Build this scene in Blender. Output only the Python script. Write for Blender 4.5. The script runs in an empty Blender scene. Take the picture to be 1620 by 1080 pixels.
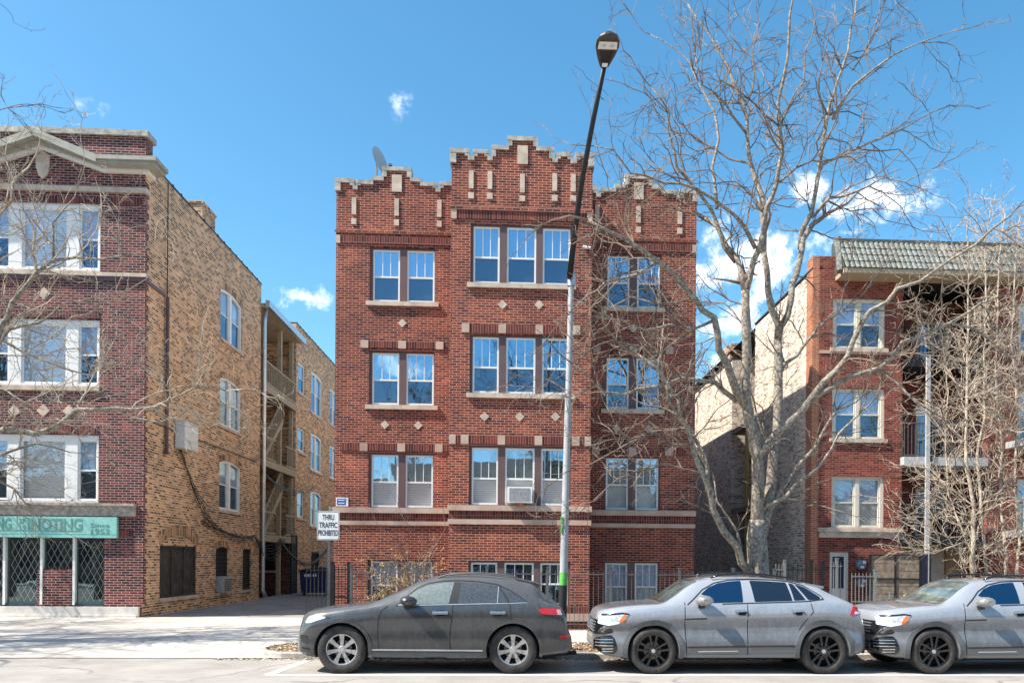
import bpy, bmesh, math, random
from mathutils import Vector, Matrix
from mathutils.bvhtree import BVHTree
R=math.radians
S=bpy.context.scene; COL=S.collection
# ---------------- camera ----------------
F=1250.0; PPX=872.0; PPY=885.0; H=1.93
YAW=-R(2.9); ROLL=R(0.45)
cam=bpy.data.cameras.new('camera'); cam_o=bpy.data.objects.new('camera',cam); COL.objects.link(cam_o)
cam.sensor_width=36; cam.lens=F/1620*36; cam.clip_end=3000; cam.clip_start=.1
cam.shift_x=(810-PPX)/1620; cam.shift_y=(PPY-540)/1620
CM=Matrix.Rotation(YAW,3,'Z')@Matrix.Rotation(R(90),3,'X')@Matrix.Rotation(ROLL,3,'Z')
cam_o.matrix_world=Matrix.Translation((0,0,H))@CM.to_4x4()
S.camera=cam_o
def ray(px,py): return CM@Vector(((px-PPX)/F,(PPY-py)/F,-1))
def P(px,py,Y):
    d=ray(px,py); return Vector((0,0,H))+d*(Y/d.y)
def G(px,py,z=0.12):
    d=ray(px,py); return Vector((0,0,H))+d*((z-H)/d.z)
# ---------------- light ----------------
SUN=Vector((-1,-.30,1.2)).normalized()
EL=math.asin(SUN.z); AZ=math.atan2(SUN.x,SUN.y)
w=bpy.data.worlds.new('World'); S.world=w; w.use_nodes=True
nt=w.node_tree; N=nt.nodes; L=nt.links; bg=N['Background']
sky=N.new('ShaderNodeTexSky'); sky.sky_type='NISHITA'; sky.sun_disc=False; sky.sun_elevation=EL; sky.sun_rotation=AZ
sky.air_density=1.0; sky.dust_density=.9; sky.ozone_density=2.6
bg.inputs['Strength'].default_value=.15
hs=N.new('ShaderNodeHueSaturation'); hs.inputs['Saturation'].default_value=1.25; hs.inputs['Value'].default_value=.75; hs.inputs['Hue'].default_value=.484
L.new(sky.outputs[0],hs.inputs['Color'])
tc=N.new('ShaderNodeTexCoord')
nz=N.new('ShaderNodeTexNoise'); nz.inputs['Scale'].default_value=24; nz.inputs['Detail'].default_value=9; nz.inputs['Roughness'].default_value=.60
L.new(tc.outputs['Generated'],nz.inputs['Vector'])
acc=None
for (px,py,rx,rz,g) in [(640,165,40,26,.16),(672,190,34,34,.18),(492,470,80,22,.80),(1385,315,90,40,1.15),(1165,420,140,76,.95),(150,172,24,14,.16),(1270,300,70,50,.5),(1130,520,130,60,.7),(600,565,220,28,.6)]:
    c=ray(px,py).normalized()
    m=N.new('ShaderNodeMapping'); m.vector_type='TEXTURE'
    m.inputs['Location'].default_value=c; m.inputs['Scale'].default_value=(rx/F,5,rz/F)
    L.new(tc.outputs['Generated'],m.inputs['Vector'])
    ln=N.new('ShaderNodeVectorMath'); ln.operation='LENGTH'; L.new(m.outputs[0],ln.inputs[0])
    mr=N.new('ShaderNodeMapRange'); mr.inputs[1].default_value=0; mr.inputs[2].default_value=1; mr.inputs[3].default_value=g; mr.inputs[4].default_value=0
    L.new(ln.outputs['Value'],mr.inputs[0])
    if acc is None: acc=mr.outputs[0]
    else:
        mx=N.new('ShaderNodeMath'); mx.operation='MAXIMUM'; L.new(acc,mx.inputs[0]); L.new(mr.outputs[0],mx.inputs[1]); acc=mx.outputs[0]
ad=N.new('ShaderNodeMath'); ad.operation='ADD'; L.new(acc,ad.inputs[0])
ns=N.new('ShaderNodeMath'); ns.operation='MULTIPLY_ADD'; ns.inputs[1].default_value=3.4; ns.inputs[2].default_value=-1.75; L.new(nz.outputs[0],ns.inputs[0]); L.new(ns.outputs[0],ad.inputs[1])
gt=N.new('ShaderNodeMapRange'); gt.inputs[1].default_value=.20; gt.inputs[2].default_value=1.05; gt.interpolation_type='SMOOTHSTEP'; L.new(ad.outputs[0],gt.inputs[0])
gt2=N.new('ShaderNodeMapRange'); gt2.inputs[1].default_value=0.0; gt2.inputs[2].default_value=.12; L.new(acc,gt2.inputs[0])
mu=N.new('ShaderNodeMath'); mu.operation='MULTIPLY'; L.new(gt.outputs[0],mu.inputs[0]); L.new(gt2.outputs[0],mu.inputs[1])
mixc=N.new('ShaderNodeMix'); mixc.data_type='RGBA'; L.new(mu.outputs[0],mixc.inputs[0]); L.new(hs.outputs[0],mixc.inputs[6]); mixc.inputs[7].default_value=(6.0,6.2,6.6,1)
L.new(mixc.outputs[2],bg.inputs['Color'])
sl=bpy.data.lights.new('sun','SUN'); sl.energy=4.2; sl.angle=R(.5); sl.color=(1,.93,.82)
so=bpy.data.objects.new('sun',sl); COL.objects.link(so); so.rotation_euler=SUN.to_track_quat('Z','Y').to_euler()
S.view_settings.view_transform='Standard'; S.view_settings.look='None'; S.view_settings.exposure=1.18; S.view_settings.gamma=1
S.render.resolution_x=1024; S.render.resolution_y=682
# ---------------- materials ----------------
def cracks(m,sc,amt,wid,joint=None):
    n=m.node_tree.nodes; l=m.node_tree.links; b=n['Principled BSDF']; src=b.inputs['Base Color'].links[0].from_socket
    t=n.new('ShaderNodeTexCoord'); nz=n.new('ShaderNodeTexNoise'); nz.inputs['Scale'].default_value=1.1; nz.inputs['Detail'].default_value=6; l.new(t.outputs['Object'],nz.inputs['Vector'])
    mx=n.new('ShaderNodeMix'); mx.data_type='RGBA'; mx.blend_type='LINEAR_LIGHT'; mx.inputs[0].default_value=.5; l.new(t.outputs['Object'],mx.inputs[6]); l.new(nz.outputs['Color'],mx.inputs[7])
    v=n.new('ShaderNodeTexVoronoi'); v.feature='DISTANCE_TO_EDGE'; v.inputs['Scale'].default_value=sc; l.new(mx.outputs[2],v.inputs['Vector'])
    r=n.new('ShaderNodeMapRange'); r.inputs[1].default_value=0; r.inputs[2].default_value=wid; r.inputs[3].default_value=amt; r.inputs[4].default_value=0; l.new(v.outputs['Distance'],r.inputs[0])
    n2=n.new('ShaderNodeTexNoise'); n2.inputs['Scale'].default_value=.45; n2.inputs['Detail'].default_value=4; l.new(t.outputs['Object'],n2.inputs['Vector'])
    g=n.new('ShaderNodeMapRange'); g.inputs[1].default_value=.45; g.inputs[2].default_value=.6; l.new(n2.outputs[0],g.inputs[0])
    mu=n.new('ShaderNodeMath'); mu.operation='MULTIPLY'; l.new(r.outputs[0],mu.inputs[0]); l.new(g.outputs[0],mu.inputs[1])
    # oil spots and patches
    n3=n.new('ShaderNodeTexNoise'); n3.inputs['Scale'].default_value=3.5; n3.inputs['Detail'].default_value=5; n3.inputs['Roughness'].default_value=.7; l.new(t.outputs['Object'],n3.inputs['Vector'])
    g3=n.new('ShaderNodeMapRange'); g3.inputs[1].default_value=.60; g3.inputs[2].default_value=.75; g3.inputs[4].default_value=.45; l.new(n3.outputs[0],g3.inputs[0])
    ad=n.new('ShaderNodeMath'); ad.operation='MAXIMUM'; l.new(mu.outputs[0],ad.inputs[0]); l.new(g3.outputs[0],ad.inputs[1])
    o=n.new('ShaderNodeMix'); o.data_type='RGBA'; l.new(ad.outputs[0],o.inputs[0]); l.new(src,o.inputs[6]); o.inputs[7].default_value=(.11,.095,.08,1); l.new(o.outputs[2],b.inputs['Base Color'])
def lin(c): return tuple(c)+(1,)
MATS={}
def mat(name,col,rough=.7,metal=0,var=0,scale=8,bump=0,bscale=60,spec=.5,coat=0,col2=None,dirt=None):
    m=bpy.data.materials.new(name); m.use_nodes=True; MATS[name]=m
    n=m.node_tree.nodes; l=m.node_tree.links; b=n['Principled BSDF']
    b.inputs['Base Color'].default_value=lin(col); b.inputs['Roughness'].default_value=rough; b.inputs['Metallic'].default_value=metal
    b.inputs['Specular IOR Level'].default_value=spec; b.inputs['Coat Weight'].default_value=coat; b.inputs['Coat Roughness'].default_value=.08
    t=n.new('ShaderNodeTexCoord')
    if var or col2:
        z=n.new('ShaderNodeTexNoise'); z.inputs['Scale'].default_value=scale; z.inputs['Detail'].default_value=7; z.inputs['Roughness'].default_value=.6
        l.new(t.outputs['Object'],z.inputs['Vector'])
        r=n.new('ShaderNodeValToRGB'); r.color_ramp.elements[0].position=.35; r.color_ramp.elements[1].position=.68
        c2=col2 or tuple(min(1,x*(1+var)) for x in col); c1=col if col2 else tuple(x*(1-var) for x in col)
        r.color_ramp.elements[0].color=lin(c1); r.color_ramp.elements[1].color=lin(c2)
        l.new(z.outputs[0],r.inputs[0]); l.new(r.outputs[0],b.inputs['Base Color'])
    if bump:
        z=n.new('ShaderNodeTexNoise'); z.inputs['Scale'].default_value=bscale; z.inputs['Detail'].default_value=6
        l.new(t.outputs['Object'],z.inputs['Vector'])
        k=n.new('ShaderNodeBump'); k.inputs['Strength'].default_value=bump; k.inputs['Distance'].default_value=.02
        l.new(z.outputs[0],k.inputs['Height']); l.new(k.outputs[0],b.inputs['Normal'])
    return m
def brick(name,cols,mortar,axis='X',bw=.213,bh=.0675,ms=.0135,patch=.25,soldier=False,pc=(.5,.5,.5),stain=.25,bump=.6,pscale=.45):
    """running-bond brick; axis: wall runs along X or Y. cols: list of (pos,col)"""
    m=bpy.data.materials.new(name); m.use_nodes=True
    n=m.node_tree.nodes; l=m.node_tree.links; b=n['Principled BSDF']; b.inputs['Roughness'].default_value=.85; b.inputs['Specular IOR Level'].default_value=.25
    t=n.new('ShaderNodeTexCoord'); s=n.new('ShaderNodeSeparateXYZ'); c=n.new('ShaderNodeCombineXYZ')
    l.new(t.outputs['Object'],s.inputs[0])
    # any return face falls back on the other axis through x+y
    if axis=='XY':
        a=n.new('ShaderNodeMath'); a.operation='ADD'; l.new(s.outputs[0],a.inputs[0]); l.new(s.outputs[1],a.inputs[1]); h=a.outputs[0]
    else: h=s.outputs[0 if axis=='X' else 1]
    l.new(h,c.inputs[1 if soldier else 0]); l.new(s.outputs[2],c.inputs[0 if soldier else 1])
    bt=n.new('ShaderNodeTexBrick'); l.new(c.outputs[0],bt.inputs['Vector'])
    bt.inputs['Scale'].default_value=1; bt.inputs['Brick Width'].default_value=bw; bt.inputs['Row Height'].default_value=bh
    bt.inputs['Mortar Size'].default_value=ms/2; bt.inputs['Mortar Smooth'].default_value=.15; bt.inputs['Bias'].default_value=0
    bt.inputs['Color1'].default_value=(0,0,0,1); bt.inputs['Color2'].default_value=(1,1,1,1); bt.inputs['Mortar'].default_value=(.5,.5,.5,1)
    bt.offset=.5 if not soldier else 0
    r=n.new('ShaderNodeValToRGB'); cr=r.color_ramp; cr.interpolation='LINEAR'
    while len(cr.elements)<len(cols): cr.elements.new(.5)
    for e,(p,q) in zip(cr.elements,cols): e.position=p; e.color=lin(q)
    z=n.new('ShaderNodeTexNoise'); z.inputs['Scale'].default_value=pscale; z.inputs['Detail'].default_value=5; z.inputs['Roughness'].default_value=.6; l.new(t.outputs['Object'],z.inputs['Vector'])
    z2=n.new('ShaderNodeTexNoise'); z2.inputs['Scale'].default_value=18; z2.inputs['Detail'].default_value=4; l.new(t.outputs['Object'],z2.inputs['Vector'])
    # shift random value with patches so dark bricks cluster
    ma=n.new('ShaderNodeMath'); ma.operation='MULTIPLY_ADD'; l.new(z.outputs[0],ma.inputs[0]); ma.inputs[1].default_value=patch*3; ma.inputs[2].default_value=-patch*1.5
    mb=n.new('ShaderNodeMath'); mb.operation='ADD'; l.new(bt.outputs['Color'],mb.inputs[0]); l.new(ma.outputs[0],mb.inputs[1]); mb.use_clamp=True
    l.new(mb.outputs[0],r.inputs[0])
    mm=n.new('ShaderNodeMix'); mm.data_type='RGBA'; l.new(bt.outputs['Fac'],mm.inputs[0]); l.new(r.outputs[0],mm.inputs[6]); mm.inputs[7].default_value=lin(mortar)
    # stains / weathering
    st=n.new('ShaderNodeMix'); st.data_type='RGBA'; st.blend_type='MULTIPLY'; l.new(mm.outputs[2],st.inputs[6])
    rr=n.new('ShaderNodeValToRGB'); rr.color_ramp.elements[0].position=.3; rr.color_ramp.elements[1].position=.7
    rr.color_ramp.elements[0].color=(1-stain,1-stain*1.08,1-stain*1.02,1); rr.color_ramp.elements[1].color=(1+stain*.7,1+stain*.25,1+stain*.02,1)
    z3=n.new('ShaderNodeTexNoise'); z3.inputs['Scale'].default_value=.9; z3.inputs['Detail'].default_value=8; z3.inputs['Roughness'].default_value=.65; l.new(t.outputs['Object'],z3.inputs['Vector'])
    l.new(z3.outputs[0],rr.inputs[0]); l.new(rr.outputs[0],st.inputs[7]); st.inputs[0].default_value=1
    l.new(st.outputs[2],b.inputs['Base Color'])
    iv=n.new('ShaderNodeMath'); iv.operation='MULTIPLY_ADD'; l.new(bt.outputs['Fac'],iv.inputs[0]); iv.inputs[1].default_value=-1; l.new(z2.outputs[0],iv.inputs[2])
    k=n.new('ShaderNodeBump'); k.inputs['Strength'].default_value=bump; k.inputs['Distance'].default_value=.006; l.new(iv.outputs[0],k.inputs['Height']); l.new(k.outputs[0],b.inputs['Normal'])
    return m
RED=[(0,(.055,.024,.026)),(.14,(.12,.034,.030)),(.5,(.178,.045,.028)),(.8,(.235,.060,.034)),(1,(.30,.090,.048))]
RMORT=(.56,.33,.26)
M_red=brick('red brick',RED,RMORT,'X',stain=.34)
M_redXY=brick('red brick return',RED,RMORT,'XY',stain=.36)
M_redS=brick('red brick soldier course',[(0,(.05,.022,.025)),(.4,(.13,.034,.03)),(1,(.21,.055,.04))],(.30,.17,.14),'X',soldier=True,bw=.6,bh=.072,ms=.012,stain=.2)
DK=[(0,(.030,.018,.026)),(.3,(.065,.024,.030)),(.6,(.12,.034,.036)),(1,(.22,.062,.052))]
M_maroon=brick('maroon brick',DK,(.46,.34,.31),'XY',bh=.076,bw=.236,ms=.0155,stain=.2)
M_maroonS=brick('maroon soldier course',DK,(.30,.18,.17),'X',soldier=True,bw=.6,bh=.085,ms=.013)
TAN=[(0,(.10,.07,.055)),(.25,(.18,.115,.075)),(.42,(.40,.255,.145)),(.75,(.58,.35,.20)),(1,(.71,.46,.29))]
M_tan=brick('tan common brick',TAN,(.80,.60,.42),'Y',bh=.080,bw=.235,ms=.021,patch=.05,stain=.18,pscale=.3)
M_tanX=brick('tan common brick return',TAN,(.72,.57,.42),'XY',bh=.080,bw=.235,ms=.021,patch=.05,stain=.25)
CRM=[(0,(.22,.19,.17)),(.25,(.44,.38,.31)),(.6,(.62,.55,.44)),(1,(.74,.67,.55))]
M_cream=brick('cream common brick',CRM,(.84,.79,.70),'XY',bh=.080,bw=.235,ms=.017,patch=.12,stain=.2)
RED2=[(0,(.08,.022,.02)),(.4,(.18,.042,.030)),(1,(.27,.07,.045))]
M_red2=brick('smooth red brick',RED2,(.36,.22,.18),'XY',bh=.068,ms=.01,stain=.2)
M_opp=brick('buff brick',[(0,(.2,.13,.09)),(1,(.4,.29,.2))],(.4,.35,.3),'XY')
M_stone=mat('limestone',(.54,.43,.34),.85,var=.22,scale=3,bump=.15,bscale=30)
M_stoneR=mat('rust stained limestone',(.42,.27,.20),.85,col2=(.55,.44,.36),scale=1.6,bump=.15,bscale=30)
M_cap=mat('weathered coping stone',(.25,.225,.195),.9,col2=(.56,.51,.45),scale=5,bump=.3,bscale=22)
M_brown=mat('brown painted trim',(.125,.072,.070),.55,var=.08,scale=3)
M_white=mat('white painted wood',(.78,.77,.74),.45,var=.04,scale=5)
M_cfr=mat('cream painted frame',(.62,.58,.49),.5,var=.06)
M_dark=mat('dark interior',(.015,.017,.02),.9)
M_shadeL=mat('light roller shade',(.42,.50,.62),.9)
M_shadeD=mat('dark insect screen',(.02,.035,.055),.9,var=.2,scale=3)
M_iron=mat('black wrought iron',(.018,.018,.02),.5,metal=.3,var=.3,scale=12)
M_grayiron=mat('weathered grey iron',(.13,.13,.135),.55,metal=.5,var=.2)
M_galv=mat('galvanised metal',(.55,.57,.6),.38,metal=.85,var=.12,scale=6)
M_polep=mat('grey painted pole',(.36,.37,.38),.5,var=.10,scale=5)
M_black=mat('black plastic',(.016,.016,.017),.5)
M_green=mat('green tape',(.12,.42,.08),.6,var=.25,scale=30)
M_teal=mat('teal sign paint',(.25,.56,.51),.55,var=.12,scale=6)
M_tealD=mat('faded sign lettering',(.11,.28,.25),.6)
M_blue=mat('blue sign',(.02,.12,.36),.5)
M_signw=mat('white sign face',(.80,.81,.80),.4)
M_navy=mat('navy painted steel',(.010,.016,.10),.45,var=.2,scale=4)
M_purple=mat('purple brown pipe',(.10,.06,.07),.5)
M_wood=mat('weathered grey timber',(.16,.12,.085),.85,col2=(.34,.28,.22),scale=7,bump=.2)
M_board=mat('boarded timber',(.022,.02,.018),.8,col2=(.07,.06,.05),scale=5,bump=.2)
M_palew=mat('pale weathered timber',(.30,.24,.16),.85,col2=(.42,.36,.27),scale=5,bump=.2)
M_roof=mat('black roofing',(.03,.03,.032),.9,var=.2)
M_tile=mat('green grey clay tile',(.045,.055,.048),.5,col2=(.26,.26,.22),scale=14,bump=.1)
M_soffit=mat('beige soffit',(.42,.33,.22),.8)
def glass(name,fac,tint=(1,1,1),wob=.02,ws=1.5,rough=.015):
    m=bpy.data.materials.new(name); m.use_nodes=True; n=m.node_tree.nodes; l=m.node_tree.links
    n.remove(n['Principled BSDF']); o=n['Material Output']
    tr=n.new('ShaderNodeBsdfTransparent'); g=n.new('ShaderNodeBsdfGlossy'); g.inputs['Roughness'].default_value=rough; g.inputs['Color'].default_value=lin(tint)
    fr=n.new('ShaderNodeFresnel'); fr.inputs[0].default_value=1.5
    mr=n.new('ShaderNodeMapRange'); mr.inputs[1].default_value=.04; mr.inputs[2].default_value=1; mr.inputs[3].default_value=fac; mr.inputs[4].default_value=1; l.new(fr.outputs[0],mr.inputs[0])
    mx=n.new('ShaderNodeMixShader'); ge=n.new('ShaderNodeNewGeometry'); bf=n.new('ShaderNodeMath'); bf.operation='SUBTRACT'; bf.use_clamp=True; l.new(mr.outputs[0],bf.inputs[0]); l.new(ge.outputs['Backfacing'],bf.inputs[1]); l.new(bf.outputs[0],mx.inputs[0]); l.new(tr.outputs[0],mx.inputs[1]); l.new(g.outputs[0],mx.inputs[2]); l.new(mx.outputs[0],o.inputs[0])
    t=n.new('ShaderNodeTexCoord'); z=n.new('ShaderNodeTexNoise'); z.inputs['Scale'].default_value=ws; z.inputs['Detail'].default_value=2; l.new(t.outputs['Object'],z.inputs['Vector'])
    k=n.new('ShaderNodeBump'); k.inputs['Strength'].default_value=wob; k.inputs['Distance'].default_value=.3; l.new(z.outputs[0],k.inputs['Height']); l.new(k.outputs[0],g.inputs['Normal'])
    return m
M_glass=glass('window glass upper',.60,tint=(.42,.68,.88),wob=.006); M_glassL=glass('window glass lower',.24,tint=(.45,.68,.90),wob=.01,ws=2)
M_glassS=glass('storefront glass',.16,tint=(.7,.95,.95),wob=.01)
def blind_mat(name,c1,c2,pitch=.05):
    m=bpy.data.materials.new(name); m.use_nodes=True; n=m.node_tree.nodes; l=m.node_tree.links; b=n['Principled BSDF']; b.inputs['Roughness'].default_value=.7
    t=n.new('ShaderNodeTexCoord'); s=n.new('ShaderNodeSeparateXYZ'); l.new(t.outputs['Object'],s.inputs[0])
    a=n.new('ShaderNodeMath'); a.operation='MULTIPLY'; a.inputs[1].default_value=1/pitch; l.new(s.outputs[2],a.inputs[0])
    f=n.new('ShaderNodeMath'); f.operation='FRACT'; l.new(a.outputs[0],f.inputs[0])
    r=n.new('ShaderNodeValToRGB'); r.color_ramp.elements[0].color=lin(c2); r.color_ramp.elements[1].color=lin(c1); r.color_ramp.elements[1].position=.35; l.new(f.outputs[0],r.inputs[0]); l.new(r.outputs[0],b.inputs['Base Color'])
    k=n.new('ShaderNodeBump'); k.inputs['Distance'].default_value=.02; l.new(f.outputs[0],k.inputs['Height']); l.new(k.outputs[0],b.inputs['Normal'])
    return m
M_blind=blind_mat('white slatted blind',(.80,.80,.78),(.42,.42,.42))
M_curtain=mat('pale curtain',(.6,.6,.56),.9,var=.2,scale=3)
# ---------------- mesh builder ----------------
ID=lambda p:p
class MB:
    def __init__(s,T=None): s.v=[]; s.f=[]; s.mi=[]; s.T=T or (lambda x,y,z:(x,y,z)); s.cur=0
    def mark(s):
        s.pc=getattr(s,'pc',[]); s.pc.append((len(s.v),len(s.f)))
    def add(s,pts): i=len(s.v); s.v+= [s.T(*p) for p in pts]; return i
    def face(s,pts): i=s.add(pts); s.f.append(list(range(i,i+len(pts)))); s.mi.append(s.cur); return s
    def box(s,x0,x1,y0,y1,z0,z1):
        s.mark()
        i=s.add([(x0,y0,z0),(x1,y0,z0),(x1,y1,z0),(x0,y1,z0),(x0,y0,z1),(x1,y0,z1),(x1,y1,z1),(x0,y1,z1)])
        for q in ((0,1,5,4),(1,2,6,5),(2,3,7,6),(3,0,4,7),(4,5,6,7),(3,2,1,0)): s.f.append([i+k for k in q]); s.mi.append(s.cur)
        return s
    def prism(s,pts,y0,y1):
        s.mark()
        n=len(pts); i=s.add([(x,y0,z) for x,z in pts]+[(x,y1,z) for x,z in pts])
        s.f.append([i+k for k in range(n)]); s.f.append([i+n+k for k in range(n)][::-1]); s.mi+=[s.cur]*2
        for k in range(n): s.f.append([i+k,i+n+k,i+n+(k+1)%n,i+(k+1)%n]); s.mi.append(s.cur)
        return s
    def ring(s,outer,inner,y0,y1):
        s.mark()
        n=len(outer); i=s.add([(x,y0,z) for x,z in outer]+[(x,y0,z) for x,z in inner]+[(x,y1,z) for x,z in outer]+[(x,y1,z) for x,z in inner])
        for k in range(n):
            j=(k+1)%n
            for q in ((k,j,n+j,n+k),(2*n+j,2*n+k,3*n+k,3*n+j),(j,k,2*n+k,2*n+j),(n+k,n+j,3*n+j,3*n+k)): s.f.append([i+a for a in q]); s.mi.append(s.cur)
        return s
    def tube(s,pts,rad,n=6,cap=True):
        pts=[Vector(p) for p in pts]; m=len(pts)
        if not isinstance(rad,(list,tuple)): rad=[rad]*m
        t=(pts[1]-pts[0]).normalized(); u=t.orthogonal().normalized(); i0=len(s.v)
        for k in range(m):
            t2=(pts[min(k+1,m-1)]-pts[max(k-1,0)]).normalized()
            if t2.length<.5: t2=t
            u=(u-t2*u.dot(t2));
            u=u.normalized() if u.length>1e-6 else t2.orthogonal().normalized()
            b=t2.cross(u); t=t2
            for a in range(n):
                an=2*math.pi*a/n; q=pts[k]+(u*math.cos(an)+b*math.sin(an))*rad[k]; s.v.append(s.T(q.x,q.y,q.z))
        for k in range(m-1):
            for a in range(n):
                c=(a+1)%n; s.f.append([i0+k*n+a,i0+k*n+c,i0+(k+1)*n+c,i0+(k+1)*n+a]); s.mi.append(s.cur)
        if cap: s.f.append([i0+a for a in range(n)][::-1]); s.f.append([i0+(m-1)*n+a for a in range(n)]); s.mi+=[s.cur]*2
        return s
    def lathe(s,prof,c,n=32,axis='Y'): # prof (r,h)
        i=len(s.v); m=len(prof)
        for k in range(n):
            a=2*math.pi*k/n
            for r,h in prof:
                if axis=='Y': q=(c[0]+r*math.cos(a),c[1]+h,c[2]+r*math.sin(a))
                else: q=(c[0]+r*math.cos(a),c[1]+r*math.sin(a),c[2]+h)
                s.v.append(s.T(*q))
        for k in range(n):
            j=(k+1)%n
            for a in range(m-1): s.f.append([i+k*m+a,i+j*m+a,i+j*m+a+1,i+k*m+a+1]); s.mi.append(s.cur)
        return s
    def build_each(s,name,m,parent=None,**k):
        pc=s.pc+[(len(s.v),len(s.f))]; out=[]
        for (v0,f0),(v1,f1) in zip(pc,pc[1:]):
            q=MB(); q.v=s.v[v0:v1]; q.f=[[i-v0 for i in f] for f in s.f[f0:f1]]; q.mi=s.mi[f0:f1]; out.append(q.build(name,m,parent,**k))
        return out
    def build(s,name,m,parent=None,smooth=False,label=None,normals=True):
        off=WL.get(parent.name,Vector()) if parent else Vector()
        me=bpy.data.meshes.new(name); me.from_pydata([(v[0]-off.x,v[1]-off.y,v[2]-off.z) for v in s.v],[],s.f)
        for q in (m if isinstance(m,(list,tuple)) else [m]): me.materials.append(q)
        if any(s.mi): me.polygons.foreach_set('material_index',s.mi)
        if smooth: me.polygons.foreach_set('use_smooth',[True]*len(me.polygons))
        me.update()
        if normals:
            bm=bmesh.new(); bm.from_mesh(me); bmesh.ops.recalc_face_normals(bm,faces=bm.faces); bm.to_mesh(me); bm.free()
        o=bpy.data.objects.new(name,me); COL.objects.link(o)
        if parent: o.parent=parent; WL[o.name]=off
        if label: o['label']=label
        return o
WL={}
def tag(o,label=None,cat=None,group=None,kind=None):
    for k,v in (('label',label),('category',cat),('group',group),('kind',kind)):
        if v: o[k]=v
    return o
def thing(name,label,cat,loc,group=None):
    o=bpy.data.objects.new(name,None); COL.objects.link(o); o.location=loc; o.empty_display_size=.2; WL[o.name]=Vector(loc); return tag(o,label,cat,group)
def rect(x0,x1,z0,z1): return [(x0,z0),(x1,z0),(x1,z1),(x0,z1)]
def TF(ox,oy,oz): return lambda x,y,z:(ox+x,oy+y,oz+z)          # faces the street (-Y)
def TE(ox,oy,oz): return lambda x,y,z:(ox-y,oy+x,oz+z)          # faces +X
def TW(ox,oy,oz): return lambda x,y,z:(ox+y,oy-x,oz+z)          # faces -X
def text_mesh(txt,size,T,name,m,parent,sx=1,depth=.004,align='CENTER',bold=0,fit=None):
    cu=bpy.data.curves.new(name,'FONT'); cu.body=txt; cu.size=size; cu.align_x=align; cu.align_y='CENTER'; cu.extrude=depth; cu.offset=bold
    o=bpy.data.objects.new(name,cu); COL.objects.link(o)
    me=bpy.data.meshes.new_from_object(o.evaluated_get(bpy.context.evaluated_depsgraph_get())); bpy.data.objects.remove(o)
    off=WL.get(parent.name,Vector()) if parent else Vector()
    sy=1; cx=cy=0
    if fit:
        xs=[v.co.x for v in me.vertices]; ys=[v.co.y for v in me.vertices]; sx=fit[0]/(max(xs)-min(xs)); sy=fit[1]/(max(ys)-min(ys)); cx=(max(xs)+min(xs))/2; cy=(max(ys)+min(ys))/2
    for v in me.vertices:
        x,y,z=v.co; q=T((x-cx)*sx,-z,(y-cy)*sy); v.co=(q[0]-off.x,q[1]-off.y,q[2]-off.z)
    me.materials.clear(); me.materials.append(m); me.update()
    o=bpy.data.objects.new(name,me); COL.objects.link(o)
    if parent: o.parent=parent; WL[o.name]=off
    return o
def wall_grid(mb,u0,u1,z0,z1,holes,depth=.14,arch=()):
    us=sorted({u0,u1,*[h[0] for h in holes],*[h[1] for h in holes]}); zs=sorted({z0,z1,*[h[2] for h in holes],*[h[3] for h in holes]})
    us=[u for u in us if u0<=u<=u1]; zs=[z for z in zs if z0<=z<=z1]
    for a,b in zip(us,us[1:]):
        for c,d in zip(zs,zs[1:]):
            mu,mz=(a+b)/2,(c+d)/2
            if any(h[0]<mu<h[1] and h[2]<mz<h[3] for h in holes): continue
            mb.face([(a,0,c),(b,0,c),(b,0,d),(a,0,d)])
    for h in holes:
        a,b,c,d=h[:4]
        mb.face([(a,0,c),(a,depth,c),(a,depth,d),(a,0,d)]); mb.face([(b,0,c),(b,0,d),(b,depth,d),(b,depth,c)])
        mb.face([(a,0,d),(a,depth,d),(b,depth,d),(b,0,d)]); mb.face([(a,0,c),(b,0,c),(b,depth,c),(a,depth,c)])
def arc_top(x0,x1,z0,z1,rise,n=10):
    """outline with segmental arch top: spring at z1-rise"""
    pts=[(x0,z0),(x1,z0)]
    if rise<=0: return pts+[(x1,z1),(x0,z1)]
    c=(x1-x0)/2; Rr=(c*c+rise*rise)/(2*rise); mx=(x0+x1)/2
    a=math.asin(min(1,c/Rr))
    for k in range(n+1):
        t=a-2*a*k/n; pts.append((mx+Rr*math.sin(t),z1-Rr+Rr*math.cos(t)))
    return pts
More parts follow.
